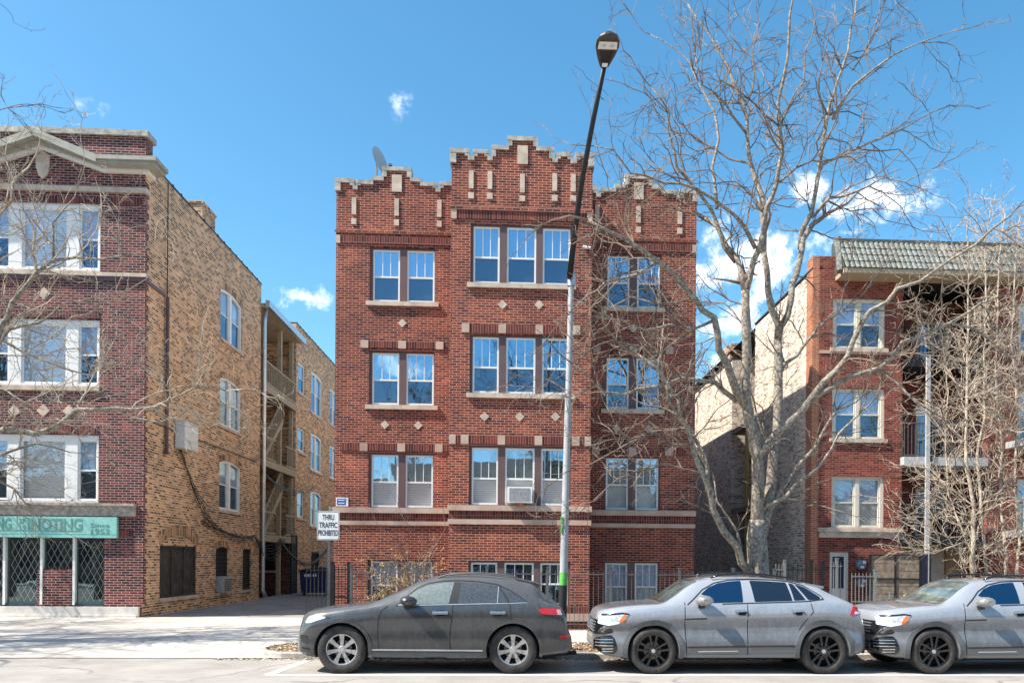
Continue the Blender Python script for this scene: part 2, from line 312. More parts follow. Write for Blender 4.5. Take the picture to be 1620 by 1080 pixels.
def window(parent,T,W,Hh,sashes,casing,frame,rise=0,split=.5,upper=(0,),lower=(0,),back=('L','D'),dep=.10,label=None,glassU=None,glassL=None,fw=.05,muntin=2,mw=.020):
    """grouped double-hung window, local x right, z up, y into the wall.  part=casing; sub-parts sash, pane, shade"""
    mb=MB(T)
    e=.012
    if len(sashes)>1 or casing is not None:
        # casing: full board with holes -> strips between sashes
        t=.045
        us=[0]+[q for s_ in sashes for q in s_]+[W]; zs=[0,.02,Hh-t,Hh]; fr,bk_=dep-.05,dep+.06
        solid=lambda i,j: not(i%2==1 and j==1) and us[i+1]-us[i]>1e-4
        vi={}
        def V(i,j,y):
            if (i,j,y) not in vi: vi[(i,j,y)]=mb.add([(us[i],y,zs[j])])
            return vi[(i,j,y)]
        nu=len(us)-1
        for i in range(nu):
            for j in range(3):
                if not solid(i,j): continue
                mb.f.append([V(i,j,fr),V(i+1,j,fr),V(i+1,j+1,fr),V(i,j+1,fr)]); mb.mi.append(0)
                for (di,dj,p,q_) in ((-1,0,(i,j),(i,j+1)),(1,0,(i+1,j),(i+1,j+1)),(0,-1,(i,j),(i+1,j)),(0,1,(i,j+1),(i+1,j+1))):
                    a_,b_=i+di,j+dj
                    if 0<=a_<nu and 0<=b_<3 and solid(a_,b_): continue
                    mb.f.append([V(*p,fr),V(*q_,fr),V(*q_,bk_),V(*p,bk_)]); mb.mi.append(0)
    wd=mb.build('window',casing or frame,parent,label=label)
    for k,(a,b) in enumerate(sashes):
        z0=.02; z1=Hh-.045 if casing is not None else Hh
        zm=z0+(z1-z0)*split
        s=MB(T)
        o=arc_top(a+.003,b-.003,z0,z1,rise); i=arc_top(a+fw,b-fw,z0+fw*1.2,z1-fw,rise)
        s.ring(o,i,dep-.02,dep+.05)
        s.box(a+fw-.01,b-fw+.01,dep-.015,dep+.03,zm-.02,zm+.025)
        nm=muntin[k] if isinstance(muntin,(list,tuple)) else muntin
        for j in range(1,nm+1):
            x=a+fw+(b-a-2*fw)*j/(nm+1); s.box(x-mw/2,x+mw/2,dep-.004,dep+.012,zm+.02,z1-fw-(rise*.5 if rise else 0)+.01)
        s.build('sash',frame,wd)
        ta,tb=WR.uniform(-.006,.006),WR.uniform(-.006,.006); T0=T; T=(lambda T_,a_,b_,xc,zc:(lambda x,y,z:T_(x,y+(x-xc)*a_+(z-zc)*b_,z)))(T0,ta,tb,(a+b)/2,(z0+z1)/2)
        g=MB(T); g.prism([(x,z) for x,z in arc_top(a+fw-.01,b-fw+.01,zm,z1-fw+.01,rise)],dep+.006,dep+.010); g.build('pane',glassU or M_glass,wd)
        g=MB(T); g.box(a+fw-.01,b-fw+.01,dep+.014,dep+.018,z0+fw,zm); g.build('pane',glassL or M_glassL,wd)
        T=T0
        bk=back[k] if isinstance(back,list) else back
        if bk[0]==bk[1]:
            q=MB(T); q.box(a+.01,b-.01,dep+.07,dep+.08,.01,z1); q.build('shade',SH[bk[0]],wd)
        else:
            q=MB(T); q.box(a+.01,b-.01,dep+.07,dep+.08,zm,z1); q.build('shade',SH[bk[0]],wd)
            q=MB(T); q.box(a+.01,b-.01,dep+.09,dep+.10,.01,zm); q.build('shade',SH[bk[1]],wd)
    return wd
WR=random.Random(77)
SH={'L':M_shadeL,'D':M_shadeD,'B':M_blind,'C':M_curtain,'K':M_dark}
# ---------------- ground ----------------
def gmat():
    M=mat('concrete paving',(.42,.385,.34),.9,col2=(.57,.53,.48),scale=1.2,bump=.15,bscale=60)
    return M
M_side=gmat()
M_road=mat('pale worn asphalt',(.27,.25,.225),.9,col2=(.37,.345,.315),scale=.9,bump=.25,bscale=90)
M_alley=mat('alley concrete',(.18,.18,.18),.9,col2=(.30,.29,.28),scale=1.0,bump=.2,bscale=40)
M_soil=mat('dry soil',(.13,.085,.055),.95,col2=(.32,.23,.155),scale=24,bump=.9,bscale=45)
M_curb=mat('curb concrete',(.30,.285,.26),.9,col2=(.50,.48,.44),scale=4,bump=.3,bscale=30)
M_paint=mat('road paint',(.72,.71,.68),.8,var=.12,scale=20)
cracks(M_side,.33,.8,.012); cracks(M_road,.30,.75,.016); cracks(M_alley,.3,.8,.02)
def struct(o): o['kind']='structure'; return o
mb=MB(); mb.face([(-300,-120,-.03),(300,-120,-.03),(300,600,-.03),(-300,600,-.03)]); struct(mb.build('ground',M_alley))
mb=MB(); mb.face([(-120,-2,0),(120,-2,0),(120,15.36,0),(-120,15.36,0)]); struct(mb.build('road',M_road))
mb=MB(); mb.face([(-120,-2,.12),(120,-2,.12),(120,-6,.12),(-120,-6,.12)]); mb.face([(-120,-2,-.02),(120,-2,-.02),(120,-2,.12),(-120,-2,.12)]); struct(mb.build('far_pavement',M_side))
XC=-5.05  # left end of the planted strip
# pavement slabs
mb=MB()
for k in range(-16,18):
    x=k*1.55
    mb.box(x+.012,x+1.538,17.45,20.34,.0,.12+(.003 if k%3==0 else 0))
mb.box(-120,-16*1.55,17.45,20.34,0,.12); mb.box(18*1.55,120,17.45,20.34,0,.12)
struct(mb.build('pavement',M_side))
mb=MB()
for k in range(-16,-3):
    x=k*1.55
    for a,b in ((20.36,22.19),(22.21,24.3)): mb.box(x+.012,x+1.538,a,b,0,.121)
mb.box(-60,-16*1.55,20.346,24.3,0,.12)
struct(mb.build('forecourt',M_side))
# driveway apron
mb=MB()
xs=[-60,-24,-20.2,-16.4,-12.6,-8.8,XC-.2]
for a,b in zip(xs,xs[1:]):
    for (y0,z0,y1,z1) in ((15.362,.012,16.3,.05 if a<XC-1 else .03),(16.31,.051 if a<XC-1 else .03,17.44,.118 if a<XC-1 else .05)):
        mb.face([(a+.008,y0,z0),(b-.008,y0,z0),(b-.008,y1,z1),(a+.008,y1,z1)])
_n=14
for k in range(_n):
    ya=15.38+(17.44-15.38)*k/_n; yb=15.38+(17.44-15.38)*(k+1)/_n
    ex=lambda y:(XC+.9)-.95*math.sqrt(max(0,1-((y-16.4)/1.02)**2))+.03
    zz_=lambda y:(.012+.038*(y-15.362)/.94) if y<16.3 else (.05+.068*(y-16.3)/1.14)
    mb.face([(XC-.2,ya,zz_(ya)),(ex(ya),ya,zz_(ya)),(ex(yb),yb,zz_(yb)),(XC-.2,yb,zz_(yb))])
struct(mb.build('driveway',M_side))
mb=MB()
mb.face([(-11.3,24.3,.115),(-4.7,24.3,.115),(-4.7,70,.115),(-11.3,70,.115)])
mb.face([(-30,60,.112),(30,60,.112),(30,70,.112),(-30,70,.112)])
struct(mb.build('alley',M_alley))
# curb with rounded return and the planted strip
arc=[]
cx,cy,rx,ry=XC+.9,16.4,.95,1.02
for k in range(0,13):
    a=math.pi*1.5-math.pi*k/12
    arc.append((cx+rx*math.cos(a),cy+ry*math.sin(a)))
path=[(60,15.36)]+[(x,15.36) for x in (20,10,4,0)]+arc   # ends at (cx,17.42)
mb=MB()
def offs(p,q,d):
    v=Vector((q[0]-p[0],q[1]-p[1])).normalized(); return (-v.y*d,v.x*d)
inn=[]
for i,p in enumerate(path):
    a=path[max(0,i-1)]; b=path[min(len(path)-1,i+1)]; o=offs(a,b,-.16); inn.append((p[0]+o[0],p[1]+o[1]))
rr=random.Random(3)
for i in range(len(path)-1):
    a,b,c,d=path[i],path[i+1],inn[i+1],inn[i]; z=.115
    mb.face([(a[0],a[1],-.01),(b[0],b[1],-.01),(b[0],b[1],z-.02),(a[0],a[1],z-.02)])
    m=lambda p,q,t:(p[0]+(q[0]-p[0])*t,p[1]+(q[1]-p[1])*t)
    a2,b2=m(a,d,.15),m(b,c,.15)
    mb.face([(a[0],a[1],z-.02),(b[0],b[1],z-.02),(b2[0],b2[1],z),(a2[0],a2[1],z)])
    mb.face([(a2[0],a2[1],z),(b2[0],b2[1],z),(c[0],c[1],z),(d[0],d[1],z)])
    mb.face([(d[0],d[1],z),(c[0],c[1],z),(c[0],c[1],.02),(d[0],d[1],.02)])
struct(mb.build('curb',M_curb,smooth=False))
mb=MB(); rr=random.Random(4)
nx,ny=160,12
def soilz(x,y): return .085+.03*math.sin(x*2.3+y)*math.sin(y*3.1+x*.7)+rr.uniform(-.012,.012)
x0,x1=XC+.05,30.0
gr=[[None]*(ny+1) for _ in range(nx+1)]
for i in range(nx+1):
    t=(i/nx)**1.3; x=x0+(x1-x0)*t
    yl=15.5; yh=17.46
    if x<cx:
        s_=math.sqrt(max(0,1-((x-cx)/(rx-.1))**2)); yl=cy-(ry-.12)*s_; yh=cy+(ry)*s_
    for j in range(ny+1):
        y=yl+(yh-yl)*j/ny; gr[i][j]=(x,y,soilz(x,y) if 0<j<ny else .07)
for i in range(nx):
    for j in range(ny): mb.face([gr[i][j],gr[i+1][j],gr[i+1][j+1],gr[i][j+1]])
struct(mb.build('planting_strip_soil',M_soil))
mb=MB()
mb.face([(-5.3,20.35,.09),(60,20.35,.09),(60,60,.09),(-5.3,60,.09)]); struct(mb.build('yard_soil',M_soil))
# wood chips and leaf litter
mb=MB(); rr=random.Random(8)
def chip(x,y,z,s):
    a=rr.uniform(0,6.28); u=Vector((math.cos(a),math.sin(a),rr.uniform(-.5,.5)))*s; v=Vector((-math.sin(a),math.cos(a),rr.uniform(-.5,.5)))*s*rr.uniform(.3,.8); c=Vector((x,y,z+rr.uniform(.003,.02)))
    mb.cur=rr.randint(0,2); mb.face([c-u-v,c+u-v,c+u+v,c-u+v])
for k in range(5200):
    x=XC+.1+(rr.random()**1.2)*14; y=rr.uniform(15.52,17.4)
    if x<cx and ((x-cx)/(rx-.12))**2+((y-cy)/(ry-.1))**2>1: continue
    chip(x,y,.105,rr.uniform(.012,.035))
for k in range(1500):
    x=rr.uniform(XC-.6,9); y=15.34-abs(rr.gauss(0,.12)); chip(x,y,.0,rr.uniform(.008,.028))
for k in range(260): chip(rr.uniform(-12,8),rr.uniform(13,20),.122 if 0 else .02,rr.uniform(.006,.015)) if 0 else None
for k in range(300):
    x=rr.uniform(-4.8,9); y=20.2+abs(rr.gauss(0,.25)); chip(x,y,.115,rr.uniform(.008,.03))
o=mb.build('leaf_litter',[mat('tan leaf',(.42,.30,.17),.9),mat('brown leaf',(.20,.11,.06),.9),mat('pale chip',(.55,.44,.30),.9)],normals=False); tag(o,kind='stuff')
# parking lines
mb=MB()
a=G(415,1067,0); b=G(700,1066.5,0)
y0=a.y-.06
mb.face([(a.x,y0,.004),(30,y0,.004),(30,y0+.10,.004),(a.x+.15,y0+.10,.004)])
p,q,r_,s_=G(418,1066,0),G(434,1066,0),G(490,1045,0),G(479,1045,0)
mb.face([(p.x,y0+.101,.004),(q.x,y0+.101,.004),(r_.x,r_.y,.004),(s_.x,s_.y,.004)])
struct(mb.build('road_marking',M_paint))

# ---------------- central building ----------------
YB=21.0; YW=22.7
zb=lambda y,px=760: P(px,y,YB).z
zw=lambda y,px=634: P(px,y,YW).z
xb=lambda px,y=600: P(px,y,YB).x
xw=lambda px,y=600: P(px,y,YW).x
BX0,BX1=xb(712),xb(935); BC=(BX0+BX1)/2
WX0=xw(530); WX1=xw(1100); 
apt=thing('apartment_building','tall red brick apartment building with stepped battlements and a projecting middle bay','apartment building',(BC,YB,.09))
Tb=TF(0,YB,0); Tw=TF(0,YW,0)
def hole(T,l,r_,t,b): return (l,r_,b,t)
# openings
bay_rows=[(354,448),(529,622),(704.5,799),(886.5,958)]
bxs=[(747,789),(800,847),(857,901)]
bo=[(xb(744),xb(905.5))]
bl,br_=xb(744,500),xb(905.5,500)
bayholes=[(bl,br_,zb(b),zb(t)) for t,b in bay_rows]
wing_rows=[(392,478),(555.5,641),(716.5,803),(885,962)]
lw=(xw(584),xw(687.5)); rw=(xw(957.5,480),xw(1046.5,480))
lwh=[(lw[0],lw[1],zw(b),zw(t)) for t,b in wing_rows]
rwh=[(rw[0],rw[1],zw(b),zw(t)) for t,b in wing_rows]
NZb=P(742,250,YB).z; NZw=P(560,295,YW).z
mb=MB(Tb); wall_grid(mb,BX0,BX1,.0,NZb,bayholes)
mb.face([(BX0,0,0),(BX0,0,NZb),(BX0,YW-YB,NZb),(BX0,YW-YB,0)]); mb.face([(BX1,0,0),(BX1,YW-YB,0),(BX1,YW-YB,NZb),(BX1,0,NZb)])
mb.build('bay_wall',M_redXY,apt)
mb=MB(Tw); wall_grid(mb,WX0,BX0,0,NZw,lwh); mb.build('wing_wall',M_redXY,apt)
mb=MB(Tw); wall_grid(mb,BX1,WX1,0,NZw,rwh); mb.build('wing_wall',M_redXY,apt)
DEP=34
mb=MB(Tw)
mb.face([(WX0,0,0),(WX0,0,NZw-.2),(WX0,DEP,NZw-.2),(WX0,DEP,0)]); mb.face([(WX0,DEP,0),(WX0,DEP,NZw-.2),(WX1,DEP,NZw-.2),(WX1,DEP,0)])
mb.build('side_wall',M_cream,apt)  # unseen wall, cream chosen to bounce light onto the tan wall opposite
mb=MB(Tw); mb.face([(WX1,0,0),(WX1,DEP,0),(WX1,DEP,NZw-.2),(WX1,0,NZw-.2)]); mb.build('side_wall',M_maroon,apt)  # unseen wall, dark brick chosen to cut bounce and darken the gap
mb=MB(Tw); mb.face([(WX0,.0,NZw-.75),(WX1,.0,NZw-.75),(WX1,DEP,NZw-.75),(WX0,DEP,NZw-.75)]); mb.build('roof',M_roof,apt)
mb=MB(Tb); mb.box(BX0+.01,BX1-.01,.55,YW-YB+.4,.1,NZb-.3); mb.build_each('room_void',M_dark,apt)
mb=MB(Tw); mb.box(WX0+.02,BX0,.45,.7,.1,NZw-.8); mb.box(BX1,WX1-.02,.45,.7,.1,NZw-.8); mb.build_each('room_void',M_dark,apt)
# parapets: list (x0,x1,ztop) symmetrical; coping blocks on top with drops
def parapet(T,segs,znotch,name,th=.30):
    m1=MB(T); m2=MB(T); c=.11
    for k,(a,b,zt) in enumerate(segs):
        e=.045
        if zt>znotch+.05:
            m1.box(a+.001,b-.001,0.001,th,znotch,zt-c)
        m2.box(a-e if (k==0 or segs[k-1][2]<zt) else a,b+e if (k==len(segs)-1 or segs[k+1][2]<zt) else b,-.05,th+.04,zt-c,zt)
        # vertical stone drops beside each step
        if k>0 and segs[k-1][2]<zt-.05: m2.box(a-e,a+.085,-.045,th+.035,segs[k-1][2],zt-c)
        if k<len(segs)-1 and segs[k+1][2]<zt-.05: m2.box(b-.085,b+e,-.045,th+.035,segs[k+1][2],zt-c)
        if k==0: m2.box(a-e,a+.12,-.045,th+.035,znotch-.02,zt-c)
        if k==len(segs)-1: m2.box(b-.12,b+e,-.045,th+.035,znotch-.02,zt-c)
    m1.build_each('parapet',M_redXY,apt); m2.build(name,M_cap,apt)
def sym(c,hw,levels):
    """levels from outside in: (offset_from_centre_outer, z)"""
    offs_=[o for o,_ in levels]+[0]; left=[]
    for k,(o,z) in enumerate(levels):
        left.append((c-o,c-offs_[k+1],z))
    right=[(2*c-b,2*c-a,z) for a,b,z in left][::-1]
    mid=(left[-1][0],right[0][1],left[-1][2])
    return left[:-1]+[mid]+right[1:]
s_=1/59.5
hw=(BX1-BX0)/2
zc=lambda y,px: P(px,y,YB).z
segsB=sym(BC,hw,[(hw,zc(236,724)),(1.445,zc(247.5,742)),(1.275,zc(237.5,758)),(.93,zc(248,772)),(.79,zc(231,790)),(.36,zc(217,824))])
parapet(Tb,segsB,NZb-.12,'coping')
WCL=xw(625.5); hwL=WCL-WX0; k_=YW/1250
zc2=lambda y,px: P(px,y,YW).z
lv=[(hwL,zc2(283,540)),(hwL-.46,zc2(294,557)),(hwL-.60,zc2(286,575)),(.66,zc2(280,598)),(.37,zc2(265,625))]
segsL=sym(WCL,hwL,lv); segsL=[(a,min(b,BX0+.0),z) for a,b,z in segsL if a<BX0-.02]
parapet(Tw,segsL,NZw-.12,'coping')
WCR=WX1-hwL
segsR=sym(WCR,hwL,lv); segsR=[(max(a,BX1),b,z) for a,b,z in segsR if b>BX1+.02]
parapet(Tw,segsR,NZw-.12,'coping')
# stone ornaments
st=MB(Tb)
def orn(st,c,dx,z0,z1,w): st.box(c+dx-w/2,c+dx+w/2,-.03,.02,z0,z1)
for d in (-1.355,-.86,0,.86,1.355):
    orn(st,BC,d,zb(299 if d else 303),zb(271 if d else 274),.125); orn(st,BC,d,zb(315 if d else 317),zb(305.5 if d else 308),.15)
orn(st,BC,0,zc(260,824),zc(231,824),.28)
def diamond(st,x,z,r=.125): st.prism([(x-r,z),(x,z-r),(x+r,z),(x,z+r)],-.018,.01)
for px in (794,852): diamond(st,xb(px),zb(482,px))
for px in (767,822.5,879): diamond(st,xb(px),zb(659,px))
st.build_each('stone_ornament',M_stone,apt)
st=MB(Tw)
for c in (WCL,WCR):
    for px in (559.4-625.5,0,692-625.5):
        d=px*k_; orn(st,c,d,zw(342),zw(315.5),.125); orn(st,c,d,zw(357.5),zw(348),.14)
    orn(st,c,0,zc2(304,625),zc2(277,625),.28)
lc=(lw[0]+lw[1])/2; rc=(rw[0]+rw[1])/2
for c in (lc,rc): diamond(st,c,zw(511)); diamond(st,c-.47,zw(672)); diamond(st,c+.47,zw(672))
st.build_each('stone_ornament',M_stone,apt)
# bands
def band(T,x0,x1,z0,z1,blocks=(),proud=.03,bw=.2,capstone=True):
    q=MB(T); xs=sorted([x0]+[b for c in blocks for b in (max(x0,c-bw/2),min(x1,c+bw/2))]+[x1])
    for a,b in zip(xs[::2],xs[1::2]):
        if b-a>.02: q.box(a,b,-proud,.01,z0+.001,z1-.001)
    q.build_each('soldier_course',M_redS,apt)
    if blocks:
        q=MB(T)
        for c in blocks: q.box(max(x0-.01,c-bw/2),min(x1+.01,c+bw/2),-proud-.012,.012,z0-.01,z1+.012)
        q.build_each('stone_block',M_stoneR,apt)
band(Tb,BX0,BX1,zb(347),zb(333.5),(BX0+.07,BX1-.07),bw=.14)
q=MB(Tb); q.box(BX0-.03,BX1+.03,-.06,.01,zb(333),zb(328)); q.build('corbel_course',M_redXY,apt)
bx4=[xb(736),xb(794),xb(852.5),BX1-(xb(736)-BX0)]
band(Tb,bx4[0]-.1,bx4[3]+.1,zb(526),zb(513),bx4)
band(Tb,BX0,BX1,zb(702),zb(688.5),[BX0+.06]+bx4+[BX1-.06])
for x0,x1,o in ((WX0,BX0,lc),(BX1,WX1,rc)):
    band(Tw,x0,x1,zw(387),zw(375.5),(x0+.06,x1-.06) if 1 else (),bw=.12)
    q=MB(Tw); q.box(x0-(.03 if x0==WX0 else 0),x1+(.03 if x1==WX1 else 0),-.05,.01,zw(370.5),zw(366.5)); q.build('corbel_course',M_redXY,apt)
    band(Tw,o-1.17,o+1.17,zw(551),zw(540),(o-1.06,o,o+1.06),bw=.22)
    band(Tw,max(x0+.01,o-1.72),min(x1-.01,o+1.72),zw(713.5),zw(702.5),(o-1.06,o,o+1.06),bw=.22)
    q=MB(Tw); q.box(x0-(.03 if x0==WX0 else 0),x1+(.03 if x1==WX1 else 0),-.09,.01,zw(811.5),zw(803)); q.box(x0-(.02 if x0==WX0 else 0),x1+(.02 if x1==WX1 else 0),-.05,.01,zw(830.5),zw(824)); q.build_each('stone_belt',M_stoneR,apt)
    band(Tw,x0,x1,zw(824),zw(811.5),())
q=MB(Tb); q.box(BX0-.04,BX1+.04,-.10,.01,zb(807.5),zb(799)); q.box(BX0-.03,BX1+.03,-.06,.01,zb(829),zb(821)); q.build_each('stone_belt',M_stoneR,apt)
band(Tb,BX0,BX1,zb(821),zb(807.5),())
q=MB(Tb); q.box(BX0-.03,BX1+.03,-.05,.01,P(920,982,YB).z,P(920,970,YB).z); q.build_each('stone_belt',M_stoneR,apt)
band(Tb,BX0,BX1,P(920,970,YB).z,P(920,958,YB).z,())
# sills
q=MB(Tb)
for (a,b,c,d) in bayholes[:2]: q.box(a-.09,(a+b)/2-.004,-.075,.12,c-.12,c); q.box((a+b)/2+.004,b+.09,-.075,.12,c-.12,c)
q.build_each('sill',M_stone,apt)
q=MB(Tw)
for hs_ in (lwh,rwh):
    for (a,b,c,d) in hs_[:2]: q.box(a-.1,(a+b)/2-.004,-.075,.12,c-.12,c); q.box((a+b)/2+.004,b+.1,-.075,.12,c-.12,c)
q.build_each('sill',M_stone,apt)
# windows
bs=[(xb(l)-bl,xb(r_)-bl) for l,r_ in bxs]
backs=[[('L','D')]*3,[('D','D')]*3,[('B','B'),('C','B'),('K','B')],[('K','K'),('K','K'),('K','K')]]
for i,(a,b,c,d) in enumerate(bayholes):
    window(apt,TF(a,YB,c),b-a,d-c,bs,M_brown,M_white,back=backs[i],split=.46 if i<3 else .5,glassU=[M_glass,M_glass,M_glass,M_glassL][i])
for g,(hs_,sx) in enumerate(((lwh,((588,631),(642,686))),(rwh,((961,996.5),(1008,1044.5))))):
    for i,(a,b,c,d) in enumerate(hs_):
        yy=480 if g else 600
        ss=[(xw(l,yy)-a,xw(r_,yy)-a) for l,r_ in sx]
        bk=[('L','D'),('D','D'),('B','B'),('L','K')][i]
        if g and i>=2: bk=[('B','C'),('L','C')][i-2]
        window(apt,TF(a,YW,c),b-a,d-c,ss,M_brown,M_white,back=bk,split=.48,muntin=2 if not(g==0 and i==2) else 2,glassU=M_glass if i<3 else M_glassL)
# vent brick panels etc
# objects on the facade
x=P(822,775,YB).x; z0=P(822,797,YB).z
ac=thing('air_conditioner','white window air conditioner jutting from the middle bay window above the stone belt','air conditioner',(x,YB-.1,z0))
mb=MB(TF(x,YB,z0)); mb.box(-.33,.33,-.26,.10,.02,.44); mb.build('casing',M_white,ac)
mb=MB(TF(x,YB,z0)); mb.box(-.27,.27,-.268,-.262,.06,.40); mb.build('grille',mat('grey louvre',(.28,.28,.29),.5,var=.4,scale=40),ac)
mb=MB(TF(x,YB,z0)); mb.box(-.12,.12,-.24,-.02,-.05,.018); mb.build('bracket',mat('rusty bracket',(.30,.10,.05),.8),ac)
p=P(541.5,793.5,YW)
o=thing('wall_sign','small blue and white notice board on the red brick corner above the stone belt','sign',(p.x,YW,p.z))
MB(TF(p.x,YW,p.z)).box(-.17,.17,-.02,0,-.12,.12).build('board',M_signw,o)
MB(TF(p.x-.02,YW,p.z)).box(-.125,.125,-.024,-.0205,-.09,.09).build('panel',M_blue,o)
text_mesh('NOTICE',.05,TF(p.x-.02,YW-.028,p.z+.03),'lettering',M_signw,o) if 0 else None
for zz in (.045,-.035):
    MB(TF(p.x-.02,YW,p.z+zz)).box(-.09,.09,-.028,-.0245,-.010,.010).build('printed_line',M_signw,o)
# dish on roof
p=P(598,255,YW+1.0)
o=thing('satellite_dish','pale grey satellite dish standing on the left wing parapet','satellite dish',(p.x,YW+1.0,P(598,290,YW+1).z))
import itertools
mb=MB(); c=Vector(p); ax=Vector((.88,-.42,.22)).normalized(); u=ax.cross(Vector((0,0,1))).normalized(); v=u.cross(ax)
rings=[]
for j in range(7):
    rr_=.37*j/6; ring=[]
    for k in range(24):
        a=2*math.pi*k/24; q=c+u*math.cos(a)*rr_+v*math.sin(a)*rr_*1.08+ax*(rr_*rr_*.55); ring.append(tuple(q))
    rings.append(ring)
for j in range(6):
    for k in range(24): mb.face([rings[j][k],rings[j][(k+1)%24],rings[j+1][(k+1)%24],rings[j+1][k]])
d_=mb.build('reflector',mat('dish grey',(.50,.50,.50),.5),o,smooth=True)
mb=MB(); mb.tube([c-v*.36,c-v*.3+ax*.35],.014,5); mb.tube([c-ax*.02,c-ax*.1-v*.1,Vector((c.x,c.y,c.z))-v*.25-ax*.1,Vector((c.x-.05,c.y,P(598,292,YW+1).z-.5))],.025,6); mb.build('mast',M_grayiron,o)
mb=MB(); q=c-v*.3+ax*.38; mb.box(q.x-.05,q.x+.05,q.y-.06,q.y+.06,q.z-.03,q.z+.03); mb.build('receiver',M_grayiron,o)
p=P(927,393,YB); sc_=thing('security_camera','small white security camera fixed high on the right edge of the middle bay','security camera',(p.x,YB,p.z))
MB(TF(p.x,YB,p.z)).box(-.04,.04,-.04,-.001,-.04,.04).build('bracket',M_galv,sc_); MB().tube([(p.x-.09,YB-.07,p.z+.02),(p.x+.11,YB-.09,p.z-.02)],.035,10).build('camera_body',M_white,sc_)
# ---------------- left building ----------------
YL=24.2
LX1=P(228,600,YL).x; LC=P(66,600,YL).x; LX0=2*LC-LX1
zl=lambda y,px=150: P(px,y,YL).z
xl=lambda px,y=600: P(px,y,YL).x
lb=thing('brick_corner_building','dark maroon brick corner building with tan side wall, pedimented cornice and ground floor shop','apartment building',(LC,YL,.12))
TL=TF(0,YL,0)
rows=[(322,430),(506,612),(688,796)]
wl,wr=xl(-25),xl(157)
LH=[(wl,wr,zl(b),zl(t)) for t,b in rows]
shop=(xl(-36),xl(167),zl(958),zl(848))
ZT=zl(216,200)
mb=MB(TL); wall_grid(mb,LX0,LX1,.12,P(190,262,YL-.3).z,LH+[shop],depth=.18); mb.build('front_wall',M_maroon,lb)
# maroon returns: brick corner of about 0.9 m round the side is only a pier; side wall plane
# side wall: openings in local u (=Y) coordinates
TS=TE(LX1,YL,0)   # local x -> +Y, front faces +X
def sideY(px):    # Y where the wall plane X=LX1 appears at pixel column px
    lo,hi=YL,200
    for _ in range(60):
        m_=(lo+hi)/2
        # project
        d=CM.transposed()@(Vector((LX1,m_,5))-Vector((0,0,H))); q=PPX+F*d.x/(-d.z)
        if q<px: lo=m_
        else: hi=m_
    return lo
def sz(px,py): Y=sideY(px); return P(px,py,Y).z
SY=lambda px: sideY(px)-YL
u_end=SY(411); u_r2=SY(467)
wu0,wu1=SY(347),SY(380.5)
sw=[(wu0,wu1,sz(347,533),sz(347,450)),(wu0,wu1,sz(347,671),sz(347,591)),(wu0,wu1,sz(347,805),sz(347,724))]
big=(SY(254),SY(312),sz(254,946),sz(254,862))
m1_=(SY(342.5),SY(362.5),sz(342,938),sz(342,864)); m2_=(SY(385),SY(398),sz(385,933),sz(385,867))
ZS=sz(262,288)
holes=sw+[big,m1_,m2_]
mb=MB(TS); wall_grid(mb,.0,u_end,.0,ZS,holes,depth=.16)
for (a,b,c,d),rise in [(h,.15) for h in sw]+[(m1_,.08),(m2_,.06)]:
    o_=arc_top(a,b,c,d,rise); top=o_[2:]
    mid=len(top)//2
    mb.prism([(b,d+.001)]+[top[k] for k in range(0,mid+1)],-.001,.16); mb.prism([(a,d+.001),((a+b)/2,d+.001)]+[top[k] for k in range(mid,len(top))],-.001,.16)
# second wing
u2=u_r2; u3=u2+26
w2=[]
for px0,px1,rws in ((470,482,((570,618,0),(673,712,0),(775,818,0))),(491,508,((585,651,.16),(683,742,.16),(775,832,.16))),(521,533,((613,670,.1),(703,755,.1),(800,850,.1)))):
    a,b=SY(px0),SY(px1)
    for t,bm_,rise in rws: w2.append((a,b,sz(px0,bm_),sz(px0,t),rise))
w2g=[(SY(476),SY(487),sz(476,935),sz(476,868),.08)] if 0 else [(SY(493),SY(506),sz(493,925),sz(493,872),.1)]
mb.build('side_wall',M_tan,lb)
mb=MB(TS); wall_grid(mb,u2,u3,0,ZS,[h[:4] for h in w2+w2g],depth=.16); mb.build('side_wall',M_tan,lb)
# recess walls
mb=MB(TS)
mb.face([(u_end,0,0),(u_end,0,ZS),(u_end,3.2,ZS),(u_end,3.2,0)]); mb.face([(u2,0,2.6),(u2,0,ZS),(u2,3.2,ZS),(u2,3.2,2.6)]); mb.face([(u_end,3.2,0),(u2,3.2,0),(u2,3.2,ZS),(u_end,3.2,ZS)])
mb.build('porch_wall',M_tanX,lb)
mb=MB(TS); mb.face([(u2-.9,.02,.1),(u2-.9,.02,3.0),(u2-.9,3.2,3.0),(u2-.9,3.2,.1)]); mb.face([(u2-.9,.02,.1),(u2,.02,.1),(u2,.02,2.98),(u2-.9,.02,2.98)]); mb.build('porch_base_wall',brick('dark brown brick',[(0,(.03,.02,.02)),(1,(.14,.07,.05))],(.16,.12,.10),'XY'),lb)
mb=MB(TS); RD=LX1-LX0-.02; mb.box(0.1,u_end,0.3,RD,ZS-.2,ZS-.1); mb.box(u2,u3,0.3,RD,ZS-.2,ZS-.1); mb.box(u_end,u2,3.22,RD,ZS-.2,ZS-.1); mb.build_each('roof',M_roof,lb)
mb=MB(TS); 
for a,b in ((.5,u_end),(u2,u3)):
    mb=MB(TS)
    n_=int((b-a)/.62)
    for k in range(n_):
        mb.box(a+k*(b-a)/n_+.004,a+(k+1)*(b-a)/n_-.004,-.03,.33,ZS,ZS+.05)
        mb.box(a+k*(b-a)/n_,a+k*(b-a)/n_+.07,-.045,.35,ZS+.0,ZS+.075)
    mb.build('coping',MATS.get('dark clay coping') or mat('dark clay coping',(.05,.04,.045),.5),lb)
